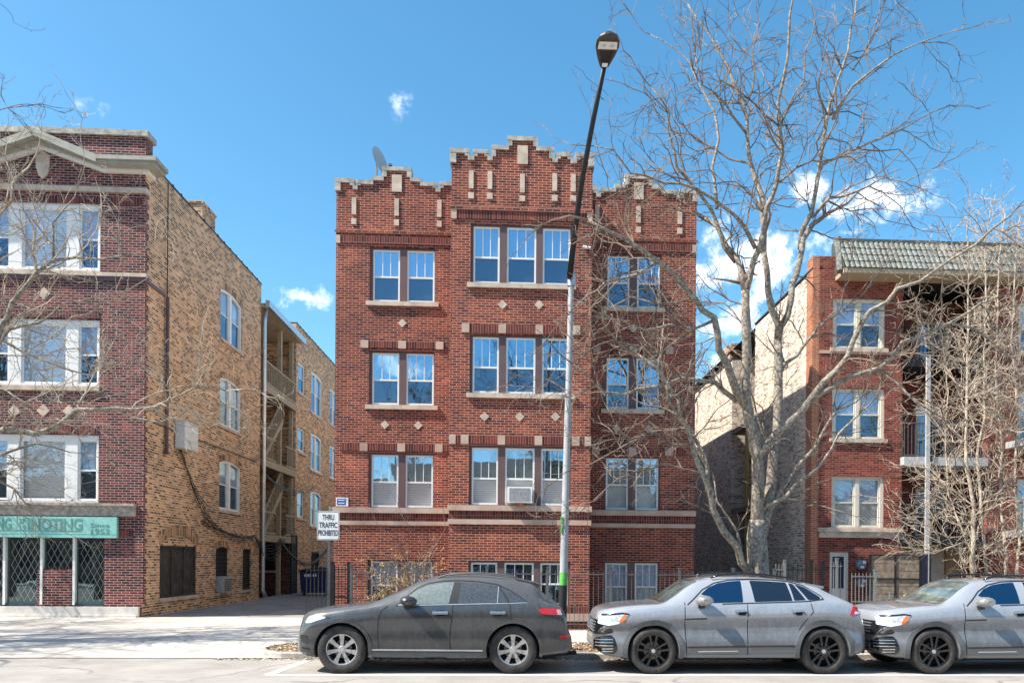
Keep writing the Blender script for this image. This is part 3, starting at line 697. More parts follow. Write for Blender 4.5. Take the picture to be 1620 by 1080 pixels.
mb=MB(TS); mb.box(u2-.02,u2+.5,-.04,1.2,ZS-.25,ZS+.18); mb.build('parapet_end',M_white,lb) if 0 else None
mb=MB(TS); c0=SY(318); mb.box(c0,c0+1.2,.02,.75,ZS+.05,ZS+.62); mb.box(c0-.04,c0+1.24,-.02,.79,ZS+.62,ZS+.7); mb.build('chimney',M_tanX,lb)
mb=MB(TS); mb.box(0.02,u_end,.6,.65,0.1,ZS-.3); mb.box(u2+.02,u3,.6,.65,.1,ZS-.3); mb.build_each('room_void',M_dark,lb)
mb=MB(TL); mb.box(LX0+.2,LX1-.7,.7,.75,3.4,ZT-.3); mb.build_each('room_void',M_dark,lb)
mb=MB(TL); mb.face([(LX0,0,.1),(LX0,0,ZS),(LX0,u3,ZS),(LX0,u3,.1)]); mb.face([(LX0,u3,.1),(LX1,u3,.1),(LX1,u3,ZS),(LX0,u3,ZS)]); mb.build('rear_wall',M_tanX,lb)
# side windows
for (a,b,c,d) in sw:
    W_=b-a; window(lb,TE(LX1,YL+a,c),W_,d-c,[(.02,W_*.47),(W_*.53,W_-.02)],None,M_white,rise=0,back=('L','D'),glassU=M_glassL,muntin=0,fw=.07,split=.5)
    mb=MB(TE(LX1,YL+a,c)); mb.ring(arc_top(0,W_,0,d-c,.15),arc_top(.07,W_-.07,.05,d-c-.09,.13),.03,.14); mb.box(W_*.46,W_*.54,.03,.13,.05,d-c-.08); mb.build('window_surround',M_white,lb)
    mb=MB(TE(LX1,YL+a,c)); mb.box(-.08,W_+.08,-.06,.12,-.11,0); mb.build('sill',M_stone,lb)
for (a,b,c,d,rise) in w2+w2g:
    W_=b-a; dd=(a,b,c,d,rise) in w2g
    if W_>2.0: ss=[(.02,W_*.47),(W_*.53,W_-.02)]
    else: ss=[(.02,W_-.02)]
    window(lb,TE(LX1,YL+a,c),W_,d-c,ss,None,M_white if not dd else M_board,back=('L','D') if not dd else ('K','K'),glassU=M_glassL if not dd else M_dark,glassL=None if not dd else M_dark,muntin=0,fw=.09)
    if rise:
        mb=MB(TE(LX1,YL+a,c)); mb.ring(arc_top(0,W_,0,d-c,rise),arc_top(.08,W_-.08,.05,d-c-.1,rise*.9),.03,.14); mb.build('window_surround',M_white if not dd else M_board,lb)
    mb=MB(TE(LX1,YL+a,c)); mb.box(-.08,W_+.08,-.06,.12,-.12,0); mb.build('sill',M_stone,lb)
# boarded openings
a,b,c,d=big
mb=MB(TE(LX1,YL+a,c)); W_=b-a
n_=7
for k in range(n_): mb.box(W_*k/n_+.008,W_*(k+1)/n_-.008,.08,.12,0,d-c)
mb.build('boarded_window',M_board,lb)
mb=MB(TE(LX1,YL+a,c)); mb.ring(rect(0,W_,0,d-c),rect(.07,W_-.07,.07,d-c-.07),.03,.12)
for t in (.34,.67): mb.box(W_*t-.035,W_*t+.035,.04,.12,.05,d-c-.05)
mb.build('window_frame',M_board,lb)
mb=MB(TE(LX1,YL+a,c)); mb.box(-.1,W_+.1,-.06,.15,-.12,0); mb.build('sill',M_stone,lb)
for hq,rise in ((m1_,.08),(m2_,.06)):
    a,b,c,d=hq; W_=b-a; mb=MB(TE(LX1,YL+a,c)); mb.ring(arc_top(0,W_,0,d-c,rise),arc_top(.06,W_-.06,.06,d-c-.07,rise*.9),.05,.13)
    for k in range(10): mb.box(.05,W_-.05,.07,.075,.1+k*(d-c-.2)/10,.12+k*(d-c-.2)/10)
    mb.build('window_frame',M_board,lb)
    mb=MB(TE(LX1,YL+a,c)); mb.box(0,W_,.11,.115,0,d-c); mb.build('shade',M_dark,lb)
    mb=MB(TE(LX1,YL+a,c)); mb.box(-.08,W_+.08,-.05,.12,-.1,0); mb.build('sill',M_stone,lb)
a,b,c,d=m1_
o=thing('air_conditioner','grey old window air conditioner low in the tan side wall facing the alley','air conditioner',(LX1+.1,YL+(a+b)/2,c))
mb=MB(TE(LX1,YL+(a+b)/2,c)); mb.box(-.42,.42,-.22,.12,.02,.62); mb.build('casing',mat('dull grey enamel',(.42,.42,.42),.6,var=.3,scale=12),o)
mb=MB(TE(LX1,YL+(a+b)/2,c))
for k in range(7): mb.box(-.36,.36,-.232,-.222,.08+k*.07,.11+k*.07)
mb.build('grille',M_grayiron,o)
# brick arches over openings (rowlock)
M_tanA=brick('tan rowlock arch',TAN,(.42,.34,.25),'Y',soldier=True,bw=.25,bh=.08,ms=.014)
def arch_band(a,b,z,rise,th=.24):
    q=MB(TS); c_=(b-a)/2+.05; mx=(a+b)/2; Rr=(c_*c_+rise*rise)/(2*rise); an=math.asin(c_/Rr); n_=12; o1=[];o2=[]
    for k in range(n_+1):
        t=-an+2*an*k/n_; o1.append((mx+Rr*math.sin(t),z-Rr+Rr*math.cos(t))); o2.append((mx+(Rr+th)*math.sin(t),z-Rr+(Rr+th)*math.cos(t)))
    for k in range(n_): q.prism([o1[k],o1[k+1],o2[k+1],o2[k]],-.012,.004)
    q.build('brick_arch',M_tanA,lb)
for (a,b,c,d) in sw: arch_band(a,b,d,.17)
arch_band(big[0],big[1],big[3]+.33,.3,.36); arch_band(m1_[0],m1_[1],m1_[3],.12); arch_band(m2_[0],m2_[1],m2_[3],.09)
# front details
q=MB(TL)
Zc=zl(266,190)  # bottom of white cornice
xa=P(163,600,YL).x; xsym=2*LC-xa
apexz=zl(228,66); 
def slope(z0,z1,zap,th,p0,p1,m,name):
    # inclined moulding from (xa,z0..) to apex
    g=MB(TL)
    for sgn in (1,-1):
        f=lambda x:(x if sgn>0 else 2*LC-x)
        pts=[(f(xa),z0),(f(xa),z1),(f(LC),zap+th),(f(LC),zap)]
        g.prism(pts,p0,p1)
    g.build(name,m,lb)
# horizontal cornice returns at both ends
def moulding(x0,x1,m,prof,name,retR=False):
    g=MB(TL)
    for (z0,z1,pr) in prof: g.box(x0,x1+(pr if retR else 0),-pr,.02,z0,z1); 
    if retR:
        for (z0,z1,pr) in prof: g.box(x1-.01,x1+pr,.0201,.34,z0,z1)
    g.build(name,m,lb)
zA=P(190,245,YL-.52).z; zB2=P(190,261,YL-.34).z; zC2=P(190,272,YL-.14).z; aA=P(54,202,YL-.52).z; aB=P(60,224,YL-.34).z; aC=P(66,235,YL-.14).z
M_cor=mat('grey green cornice paint',(.33,.32,.27),.6,var=.15,scale=4)
for ret in (1,0):
    x0,x1=(xa,LX1) if ret else (LX0,xsym)
    moulding(x0,x1,M_cor,[(zA-.12,zA,.52),(zA-.22,zA-.121,.44),(zB2,zA-.221,.34)],'cornice',ret)
    moulding(x0,x1,M_white,[(zC2,zB2-.002,.14)],'frieze',ret)
slope(zA-.22,zA,aA-.22,.22,-.52,.02,M_cor,'raking_cornice')
slope(zB2,zA-.222,aB,aA-.222-aB,-.34,.02,M_cor,'raking_cornice')
slope(zC2,zB2-.002,aC,aB-.002-aC,-.14,.02,M_white,'raking_frieze')
q=MB(TL); q.box(LX0,LX1+.0,.0,.45,P(190,262,YL-.3).z,ZT-.0); q.build('parapet',M_maroon,lb)
q=MB(TL); q.box(LX0-.05,LX1+.08,-.08,.52,ZT,ZT+.17); q.build('coping',M_cap,lb)
q=MB(TL); zz=zl(304,190); q.box(LX0,LX1+.05,-.07,.02,zz-.03,zz+.12); q.box(LX1+.001,LX1+.05,.02,.22,zz-.03,zz+.12); q.build_each('stone_belt',M_stone,lb)
q=MB(TL); zz=zl(437,190); q.box(LX0,LX1+.08,-.10,.02,zz-.03,zz+.08); q.build_each('stone_belt',M_stone,lb); q=MB(TL); q.box(LX0,LX1+.05,-.06,.02,zz-.16,zz-.03);q.box(LX1+.001,LX1+.05,.02,SY(258),zz-.16,zz-.05); q.build_each('belt_course',M_purple,lb)
# maroon quoin return on the side: alternating brick teeth
q=MB(TS); z=.5; k=0
while z<zA-.6: q.box(-.001,.11 if k%2 else .22,-.012,.01,z,z+.15); z+=.152; k+=1
q.build('corner_brick',M_maroon,lb)
# shield & diamonds
q=MB(TL); sx,szz=LC,zl(262,66); q.prism([(sx-.2,szz+.30),(sx-.08,szz+.34),(sx,szz+.44),(sx+.08,szz+.34),(sx+.2,szz+.30),(sx+.19,szz-.05),(sx+.12,szz-.3),(sx,szz-.42),(sx-.12,szz-.3),(sx-.19,szz-.05)],-.05,.01)
diamond(q,xl(23),zl(650,23),.19); diamond(q,xl(69),zl(649,69),.19); diamond(q,xl(110),zl(650,110),.19); diamond(q,LC+.05,zl(464,66),.19); q.build_each('stone_ornament',M_stone,lb)
q=MB(TL)
for zz0,zz1,x0,x1 in ((312,324,-25,156),(493,505,-25,156),(675,688,-25,156)): q.box(xl(x0),xl(x1),-.02,.01,zl(zz1)+.02,zl(zz0))
q.box(xl(172),xl(222),-.02,.01,zl(324),zl(312)); q.box(xl(158),xl(216),-.02,.01,zl(797),zl(792)); q.box(xl(190.5),xl(212),-.02,.01,zl(849),zl(838)); q.build_each('soldier_course',M_maroonS,lb)
q=MB(TL); q.box(LX0+.1,xl(218),-.22,.02,zl(800),zl(796)); q.box(LX0+.1,xl(217),-.14,.02,zl(816),zl(800)); q.build('stone_ledge',mat('pitted stone ledge',(.22,.19,.16),.9,col2=(.55,.48,.41),scale=7,bump=.5,bscale=25),lb)
q=MB(TL); q.box(LX0,xl(224),-.10,.02,.1,zl(959)); q.box(LX0,xl(222),-.16,-.1,.1,zl(972)); q.build('stone_base',mat('pale stone base',(.55,.52,.48),.85,col2=(.72,.69,.65),scale=5,bump=.2),lb)
q=MB(TL)
for (a,b,c,d) in LH: q.box(a-.05,b+.03,-.08,.15,c-.13,c)
q.build_each('sill',M_stone,lb)
for (a,b,c,d) in LH:
    W_=b-a; Hq=d-c
    xs=lambda px: xl(px)-a
    q=MB(TF(a,YL,c)); q.ring(rect(0,W_,0,Hq),rect(.07,W_-.07,.09,Hq-.14),.05,.17)
    for l,r_ in ((12,31),(104,122)): q.box(xs(l),xs(r_),.06,.17,.09,Hq-.14)
    wdo=q.build('window',M_white,lb)
    for l,r_,dbl in ((-22,12,1),(31,104,0),(122,154,1)):
        l,r_=xs(l),xs(r_); zm=.09+(Hq-.23)*.5
        q=MB(TF(a,YL,c)); q.ring(rect(l,r_,.09,Hq-.14),rect(l+.06,r_-.06,.15,Hq-.19),.09,.15)
        if dbl: q.box(l+.05,r_-.05,.1,.14,zm-.025,zm+.025)
        q.build('sash',M_white,wdo)
        g=MB(TF(a,YL,c)); g.box(l+.05,r_-.05,.12,.125,.14,Hq-.18); g.build('pane',M_glassL,wdo)
        g=MB(TF(a,YL,c)); g.box(l+.02,r_-.02,.2,.21,zm,Hq-.1); g.build('shade',M_blind if not dbl else M_shadeL,wdo)
        g=MB(TF(a,YL,c)); g.box(l+.02,r_-.02,.24,.25,.05,zm); g.build('shade',M_blind if not dbl else M_shadeD,wdo)
# shopfront
a,b,c,d=shop; W_=b-a; Hq=d-c
xs=lambda px: xl(px)-a
q=MB(TF(a,YL,c)); q.ring(rect(0,W_,0,Hq),rect(.04,W_-.04,.08,Hq-.06),.06,.17)
sf=q.build('shopfront',mat('dark teal frame',(.02,.07,.09),.5),lb)
q=MB(TF(a,YL,c))
for px in (7.5,66.5,118): q.box(xs(px)-.035,xs(px)+.035,.03,.14,.03,Hq-.05)
q.build_each('mullion',M_white,sf)
q=MB(TF(a,YL,c)); q.box(xs(60),xs(114),.045,.175,.0,Hq*.53); q.build('brick_panel',M_maroon,sf)
for l,r_ in ((-36,7),(8,66),(67,118),(118.5,166)):
    g=MB(TF(a,YL,c)); g.box(xs(l)+.03,xs(r_)-.03,.13,.135,.06,Hq-.05); g.build('pane',M_glassS,sf)
g=MB(TF(a,YL,c))
def lattice(x0,x1,z0,z1,px_,pz):
    n=int((x1-x0)/px_)+int((z1-z0)/pz*1)+3
    k=pz/px_
    i=-int((z1-z0)/pz)-1
    while x0+i*px_<x1:
        for sg in (1,-1):
            # line x = X + s*t, z from z0..z1
            X=x0+i*px_; pts=[]
            xa_,xb_=(X,X+(z1-z0)/k) ; 
            if sg<0: xa_,xb_=xb_,xa_
            # clip to x range
            def zat(x): return z0+(x-xa_)/(xb_-xa_)*(z1-z0)
            lo,hi=max(x0,min(xa_,xb_)),min(x1,max(xa_,xb_))
            if hi-lo>.02: g.tube([(lo,.22 if sg>0 else .235,zat(lo)),(hi,.22 if sg>0 else .235,zat(hi))],.008,4)
        i+=1
for l,r_ in ((-34,5),(10,64),(68,116),(121,164)): lattice(xs(l)+.05,xs(r_)-.05,.12,Hq-.14,.19,.36)
g.build('security_grille',M_galv,sf)
g=MB(TF(a,YL,c)); g.box(0,W_,1.2,1.25,0,Hq); g.box(0,W_,.2,1.2,-.01,0); g.build('shop_interior',M_dark,sf)
z0,z1=zl(850,100),zl(817,100)
ss=thing('shop_sign','long turquoise wooden shop sign with faded lettering above the latticed shop windows','sign',(xl(90),YL-.1,z0))
q=MB(TF(0,YL,0)); q.box(xl(-40),xl(190),-.14,-.02,z0,z1); q.build('board',M_teal,ss)
q=MB(TF(0,YL,0)); q.box(xl(-40),xl(26),-.148,-.1405,z0+.19,z0+.205); q.box(xl(28),xl(135),-.148,-.1405,z0+.19,z0+.205)
q.box(xl(-40),xl(190),-.145,-.1405,z0+.10,z0+.106); q.build('painted_line',M_tealD,ss)
zm=(z0+z1)/2+.06
for t,pa,pb,dz,hh_,bo in (('NG',2,24,.02,.34,.012),('SP',37,47,.10,.14,.002),('19',38,47,-.10,.14,.002),('INOTING',53,134,.02,.34,.012),('Since',150,178,.0,.13,.003),('1953',151,178,-.18,.16,.005)):
    text_mesh(t,.4,TF(xl((pa+pb)/2),YL-.142,zm+dz),'lettering',M_tealD,ss,bold=bo,fit=((pb-pa)*24.06/1250,hh_))
# pipe, cables, box on side wall
q=MB(TS); up=SY(259)
q.tube([(up,-.07,ZS-.1),(up,-.07,sz(259,470))],.018,5); q.build('cable',M_black,lb)
q=MB(TS); q.tube([(up,-.09,sz(259,470)),(up,-.09,sz(259,716))],.055,8); q.box(up-.08,up+.08,-.16,-.02,sz(259,716)-.04,sz(259,716)+.02); q.build('downpipe',M_purple,lb)
for zz in (520,600,660):
    pass
ub0,ub1=SY(275),SY(297)
cb=thing('utility_box','light grey metal box fixed high on the tan side wall','utility box',(LX1+.2,YL+(ub0+ub1)/2,sz(285,711)))
q=MB(TS); zz=sz(284,711); q.box(ub0,ub1,-.34,-.04,zz,zz+.86); q.build('cabinet',mat('light grey enamel',(.58,.60,.62),.45),cb)
q=MB(TS); q.box(ub0-.03,ub1+.03,-.37,-.02,zz+.86,zz+.9); q.build('lid',mat('light grey lid',(.5,.52,.54),.45),cb)
rr=random.Random(12)
q=MB(TS)
def sag(a,b,s_,n=12,jit=0): 
    a,b=Vector(a),Vector(b); return [a.lerp(b,k/n)-Vector((0,0,s_*4*(k/n)*(1-k/n)))+Vector((rr.uniform(-jit,jit),0,rr.uniform(-jit,jit))) for k in range(n+1)]
for k in range(4): q.tube(sag((ub0+.4,-.06,zz),(SY(330)+k*.3,-.06-.01*k,sz(330,800+10*k)),.35+.1*k,12,.05),.013,4)
for k in range(6):
    z9=3.2+.1*k
    q.tube(sag((SY(318),-.05-.02*k,sz(318,828)+.07*k),(SY(400),-.06-.02*k,sz(400,848)),.12+.05*k,18,.035),.014,4)
    q.tube(sag((SY(400),-.1,sz(400,848)),(SY(440),-.1-.05*k,sz(440,852)),.35+.13*k,14,.03),.016,4)
    q.tube(sag((SY(440),-.1,sz(440,852)),(SY(505)+k*.7,-.05,sz(500,880)+.2*k),.7+.12*k,14,.03),.018,4)
    q.tube(sag((SY(410),-.1,sz(410,742)-.04*k),(SY(480)+k,-.1,sz(480,765)),.5+.05*k,14,.03),.016,4) if k<3 else None
q.tube(sag((SY(240),-.05,sz(240,668)),(SY(405),-.05,sz(405,730)),.02,20,.02),.02,4)
o=q.build('wire_bundle',M_black); tag(o,'tangle of black cables draped along the tan side wall','cables')
# porch: posts, decks, stairs
pw=thing('rear_porch','open wooden rear porch with zigzag stairs set in the recess of the tan wall','porch',(LX1-1,YL+u_end+1,.1))
u0,u1_=u_end+.1,u2-.1
decks=[sz(420,745),sz(420,640)+.2,sz(420,585)-1.0]
fl=[2.95,6.3,9.65]
for i,zf in enumerate(fl):
    q=MB(TS); q.box(u0,u1_,.35,3.1,zf-.16,zf); q.box(u0,u1_,-.05,.10,zf-.3,zf+.02); q.build('deck',M_palew,pw)
    q=MB(TS); ur0=u0 if i==2 else u0; 
    for k in range(22):
        u=u0+.1+k*(u1_-u0-.2)/21
        if i<2 and .38<k/21<.72: continue
        q.box(u-.02,u+.02,-.02,.02,zf+.1,zf+1.0)
    q.box(u0,u0+(u1_-u0)*.4 if i<2 else u1_,-.03,.03,zf+1.0,zf+1.08); q.box(u0,u0+(u1_-u0)*.4 if i<2 else u1_,-.03,.03,zf+.06,zf+.13)
    if i<2: q.box(u0+(u1_-u0)*.7,u1_,-.03,.03,zf+1.0,zf+1.08); q.box(u0+(u1_-u0)*.7,u1_,-.03,.03,zf+.06,zf+.13)
    q.build('railing',M_palew,pw)
for t in (.02,.62,.98):
    q=MB(TS); u=u0+(u1_-u0)*t; q.box(u-.09,u+.09,.1,.28,.1,ZS-.5); q.build('post',M_palew,pw)
for i,zf in enumerate(fl[:2]):
    q=MB(TS)
    ua,ub_=u0+.6,u0+(u1_-u0)*.62; za,zb__=zf,fl[i+1]-1.3
    for oy in (.0,.85):
        q.prism([(ua,za),(ua+.0,za+.28),(ub_,zb__+.28),(ub_,zb__)],oy,oy+.05)
        q.prism([(ua,za+.95),(ua,za+1.03),(ub_,zb__+1.28),(ub_,zb__+1.2)],oy,oy+.05)
    for k in range(11):
        t=k/10.; x_=ua+(ub_-ua)*t; zz_=za+(zb__-za)*t
        q.box(x_-.12,x_+.14,.05,.85,zz_+.1,zz_+.14)
        q.box(x_-.02,x_+.02,.0,.04,zz_+.2,zz_+1.15)
    q.build('stairs',M_palew,pw)
q=MB(TS); q.prism([(u0-.2,ZS-1.0),(u2+.05,ZS-1.0),(u2+.05,ZS-.82),(u0-.2,ZS-.82)],-.25,3.2)
q.build('porch_roof',M_palew,pw)
q=MB(TS); q.box(u0-.3,u2+.3,-.42,-.25,ZS-1.0,ZS-.72); q.build('gutter',M_galv,pw)
q=MB(TS); ud=u_end+.12; q.tube([(ud,-.18,ZS-1.0),(ud,-.12,ZS-1.6),(ud,-.12,.5),(ud,-.25,.2)],.085,10); q.build('downpipe',M_galv,pw,smooth=True)
g_=thing('security_gate','tall black steel mesh gate closing the porch passage','gate',(LX1,YL+u2-1.6,.1))
q=MB(TS); ug=u2-.75
for k in range(9): q.box(ug+k*.11,ug+k*.11+.02,-.06,-.04,.12,3.05)
for k in range(22): q.box(ug-.02,ug+.92,-.058,-.042,.14+k*.135,.16+k*.135)
q.build('mesh_panel',M_iron,g_)
q=MB(TS); q.ring(rect(ug-.06,ug+.96,.1,3.1),rect(ug,ug+.9,.16,3.04),-.08,-.02); q.box(ug-.02,ug+.92,.0,.02,.12,3.05); q.build('gate_frame',M_iron,g_)
q=MB(TE(LX1,YL+u2-.905,0)); 
q=MB(TF(LX1,YL+u2-.905,0)); q.box(-1.55,-.75,-.01,.02,1.3,2.6); q.build('dark_window',M_dark,lb); q=MB(TF(LX1,YL+u2-.905,0)); q.box(-1.62,-.68,-.06,.02,1.18,1.295); q.build_each('sill',M_stone,lb)
# dumpster
dp=G(497,942,.115); 
du=thing('dumpster','dark navy steel dumpster with sloped lid standing against the tan wall in the alley','dumpster',(dp.x,dp.y,.115))
T_=TF(dp.x,dp.y,.115)
q=MB(T_); q.prism([(-.62,.15),(.72,.15),(.78,1.15),(-.70,1.15)],0,1.3); q.build('bin',M_navy,du)
q=MB(T_); q.prism([(-.74,1.15),(.82,1.15),(.82,1.24),(.30,1.40),(-.74,1.24)],-.04,1.34); q.build('lid',mat('black rubber lid',(.012,.012,.016),.6),du)
q=MB(T_); q.box(-.5,.1,-.012,0.02,.92,1.05); q.build('sticker',M_signw,du); q=MB(T_)
for x_ in (-.5,-.1,.3,.6): q.box(x_-.03,x_+.03,-.05,.01,.2,1.1)
q.build_each('rib',M_navy,du)
for x_ in (-.5,.55):
    q=MB(T_); q.lathe([(.0,-.03),(.075,-.03),(.075,.03),(0,.03)],(x_,.12,.075),14); q.build('wheel',M_black,du)
# ---------------- right building ----------------
YR=24.0
RX0=P(1285,650,YR).x
zr=lambda y,px=1360: P(px,y,YR).z
xr=lambda px,y=700: P(px,y,YR).x
rb=thing('balcony_apartment_building','red brick apartment building with green grey tiled mansard, cream windows and stacked balconies','apartment building',(xr(1450),YR,.09))
TR=TF(0,YR,0)
RZ=zr(405,1300)
cols=(1316,1399)
RH=[(xr(cols[0]),xr(cols[1]),zr(b),zr(t)) for t,b in ((473,551),(615,694),(754,834))]
door=(xr(1314),xr(1344),.12,zr(873))
XR1=xr(1427); XR2=xr(1562); XR3=xr(1760)
mb=MB(TR); wall_grid(mb,RX0,XR1,0,RZ,RH+[door],depth=.16)
RH2=[(xr(1610),xr(1660),zr(b),zr(t)) for t,b in ((473,551),(615,694),(754,834))]
wall_grid(mb,XR2,XR3,0,RZ-.8,RH2,depth=.16); mb.face([(XR1,0,0),(XR1,1.6,0),(XR1,1.6,RZ-.8),(XR1,0,RZ-.8)]); mb.face([(XR2,0,0),(XR2,0,RZ-.8),(XR2,1.6,RZ-.8),(XR2,1.6,0)])
bh=[]
for t,b in ((480,560),(622,722),(762,850)):
    bh.append((xr(1436),xr(1470),zr(b),zr(t))); bh.append((xr(1490),xr(1545),zr(b),zr(t)))
mb.build('front_wall',M_red2,rb)
mb=MB(TF(0,YR+1.6,0)); wall_grid(mb,XR1,XR2,2.6,RZ-.8,bh,depth=.12); mb.build('balcony_wall',M_red2,rb)
for (a,b,c,d) in bh:
    W_=b-a; wd=W_>1.0
    window(rb,TF(a,YR+1.6,c),W_,d-c,[(.06,W_/2-.05),(W_/2+.05,W_-.06)] if wd else [(.06,W_-.06)],mat('cream trim',(.55,.50,.40),.6) if 'cream trim' not in MATS else MATS['cream trim'],M_cfr,back=('L','D'),glassU=M_glassL,muntin=0,fw=.06)
q=MB(TR); q.box(XR1,XR2,1.5,1.6,.1,2.6); q.build('basement_wall',mat('cream render',(.58,.49,.34),.8,var=.1,scale=4),rb)
q=MB(TR)
for px in (1478,1508,1540): q.box(xr(px)-.06,xr(px)+.06,1.42,1.5,.1,2.5)
q.build_each('pilaster',M_soffit,rb)
q=MB(TR); q.box(xr(1482),xr(1504),1.47,1.5,.3,2.4);q.box(xr(1512),xr(1536),1.47,1.5,.3,2.4); q.build_each('shade',M_curtain,rb)
# side (faces -X)
TRs=TW(RX0,YR,0)  # local x-> -Y ; use negative u
def rY(px):
    lo,hi=YR,200
    for _ in range(60):
        m_=(lo+hi)/2; d=CM.transposed()@(Vector((RX0,m_,5))-Vector((0,0,H))); q_=PPX+F*d.x/(-d.z)
        if q_>px: lo=m_
        else: hi=m_
    return lo
ua=rY(1193)-YR; ub_=rY(1157)-YR; uc=ub_+22
ZRs=P(1262,450,rY(1262)).z
mb=MB(); 
mb.face([(RX0,YR+.5,0),(RX0,YR+.5,ZRs),(RX0,YR+ua,ZRs),(RX0,YR+ua,0)]); mb.face([(RX0,YR+ub_,0),(RX0,YR+ub_,ZRs-.5),(RX0,YR+uc,ZRs-.5),(RX0,YR+uc,0)])
mb.face([(RX0,YR+ua,0),(RX0,YR+ua,ZRs),(RX0+2.5,YR+ua,ZRs),(RX0+2.5,YR+ua,0)]); mb.face([(RX0,YR+ub_,0),(RX0+2.5,YR+ub_,0),(RX0+2.5,YR+ub_,ZRs-.5),(RX0,YR+ub_,ZRs-.5)]); mb.face([(RX0+2.5,YR+ua,0),(RX0+2.5,YR+ua,ZRs),(RX0+2.5,YR+ub_,ZRs),(RX0+2.5,YR+ub_,0)])
mb.build('side_wall',M_cream,rb)
mb=MB(); mb.box(RX0-.015,RX0+.2,YR-.005,YR+.5,0,RZ); mb.build('brick_corner',brick('sun tinted brick pier',[(0,(.30,.10,.05)),(1,(.42,.17,.09))],(.5,.36,.27),'XY'),rb)  # orange colour paints in the raking sun on the pier
mb=MB(); mb.box(RX0+.001,RX0+.3,YR+.51,YR+ua,ZRs,ZRs+.06); mb.box(RX0-.03,RX0+.3,YR+.0,YR+ua,ZRs+.061,ZRs+.12); mb.box(RX0-.03,RX0+.3,YR+ub_,YR+uc,ZRs-.5,ZRs-.4); mb.build_each('coping',M_roof,rb)
mb=MB(); mb.box(RX0+.05,RX0+.8,YR+ub_+.5,YR+ub_+1.7,ZRs-.5,ZRs+.35); mb.build('chimney',M_tanX,rb)
mb=MB(); mb.face([(RX0,YR+.2,ZRs-.05),(XR3,YR+.2,ZRs-.05),(XR3,YR+uc,ZRs-.05),(RX0,YR+uc,ZRs-.05)]); mb.face([(XR3,YR,0),(XR3,YR,RZ-.8),(XR3,YR+uc,RZ-.8),(XR3,YR+uc,0)]); mb.face([(RX0,YR+uc,0),(XR3,YR+uc,0),(XR3,YR+uc,ZRs-.06),(RX0,YR+uc,ZRs-.06)]); mb.build('roof',M_roof,rb)
# wooden post visible in the gap
mb=MB(); mb.box(RX0-.05,RX0+.07,YR+ua+.9,YR+ua+1.05,.1,7.2); mb.build('porch_post',mat('ochre painted post',(.42,.30,.10),.7),rb)
mb=MB(); mb.box(RX0-.10,RX0+2.4,YR+ua+.3,YR+ub_-.3,7.2,7.4); mb.box(RX0-.1,RX0+2.4,YR+ua+.3,YR+ub_-.3,3.9,4.1); mb.build_each('porch_deck',M_wood,rb)
q=MB(TR); q.box(RX0+.3,XR3-.3,.65,.7,.1,RZ-1.0)
q.build('room_void',M_dark,rb) if 0 else None
cfm=M_cfr
for (a,b,c,d) in RH+RH2:
    W_=b-a; lowr=c<4
    window(rb,TF(a,YR,c),W_,d-c,[(.10,W_/2-.06),(W_/2+.06,W_-.10)] if W_>1.2 else [(.08,W_-.08)],cfm,M_cfr,back=('L','C') if lowr else ('L','D') ,glassU=M_glassL,muntin=0,fw=.05)
    q=MB(TR); q.box(a-.08,b+.08,-.07,.1,c-.12,c); q.build_each('sill',M_stone,rb)
a,b,c,d=door
q=MB(TF(a,YR,c)); q.ring(rect(0,b-a,0,d-c),rect(.07,b-a-.07,.02,d-c-.08),.03,.14); dd=q.build('door',M_cfr,rb)
q=MB(TF(a,YR,c)); q.box(.07,b-a-.07,.08,.10,.02,d-c-.08); q.build('door_leaf',M_white,dd)
q=MB(TF(a,YR,c)); q.box(.12,b-a-.12,.07,.079,1.0,d-c-.14); q.build('pane',M_shadeD,dd)
q=MB(TR); zz=zr(841); q.box(xr(1293),XR1+.01,-.12,.01,zz,zz+.12); q.box(xr(1296),XR1,-.07,.01,zz-.18,zz); q.build_each('stone_belt',M_stone,rb)
q=MB(TR); zz=zr(555); q.box(RX0+.21,XR1,-.02,.005,zz-.1,zz); q.build_each('stone_belt',M_stoneR,rb)
# mansard with pantiles
zt0,zt1=zr(388,1400),zr(439,1400); xl0=xr(1322,400)
q=MB()
ytop=YR-.15; ybot=YR-.75; ncol=int((XR3-xl0)/.16); nrow=4
n3=6
for r_ in range(nrow):
    za=zt1+(zt0-zt1)*r_/nrow; zb2=zt1+(zt0-zt1)*(r_+1)/nrow+.03
    ya=ybot+(ytop-ybot)*r_/nrow-.05; yb2=ybot+(ytop-ybot)*(r_+1)/nrow
    for c_ in range(ncol):
        x=xl0+c_*.16
        pts=[(x+.155*k/n3, .045*math.sin(math.pi*k/n3)) for k in range(n3+1)]
        for k in range(n3):
            (xa1,h1),(xb1,h2)=pts[k],pts[k+1]
            q.face([(xa1,ya-h1,za),(xb1,ya-h2,za),(xb1,yb2-h2,zb2),(xa1,yb2-h1,zb2)])
            q.face([(xa1,ya-h1,za),(xb1,ya-h2,za),(xb1,ya+.05,za-.01),(xa1,ya+.05,za-.01)])
q.build('tiled_roof',M_tile,rb)
q=MB(); q.box(xl0,XR3,YR-.68,YR+.0,zt1-.14,zt1-.0); q.box(xl0-.05,XR3,YR-.78,YR-.68,zt1-.16,zt1-.02); q.build('eave',M_soffit,rb)
q=MB(); q.box(xl0,XR3,YR-.2,YR+.3,zt0+.0,zt0+.10); q.face([(xl0-.01,YR-.74,zt1),(xl0-.01,YR+.3,zt1),(xl0-.01,YR+.3,zt0),(xl0-.01,YR-.16,zt0)]); q.build('ridge',mat('ridge tile',(.07,.08,.07),.6),rb)
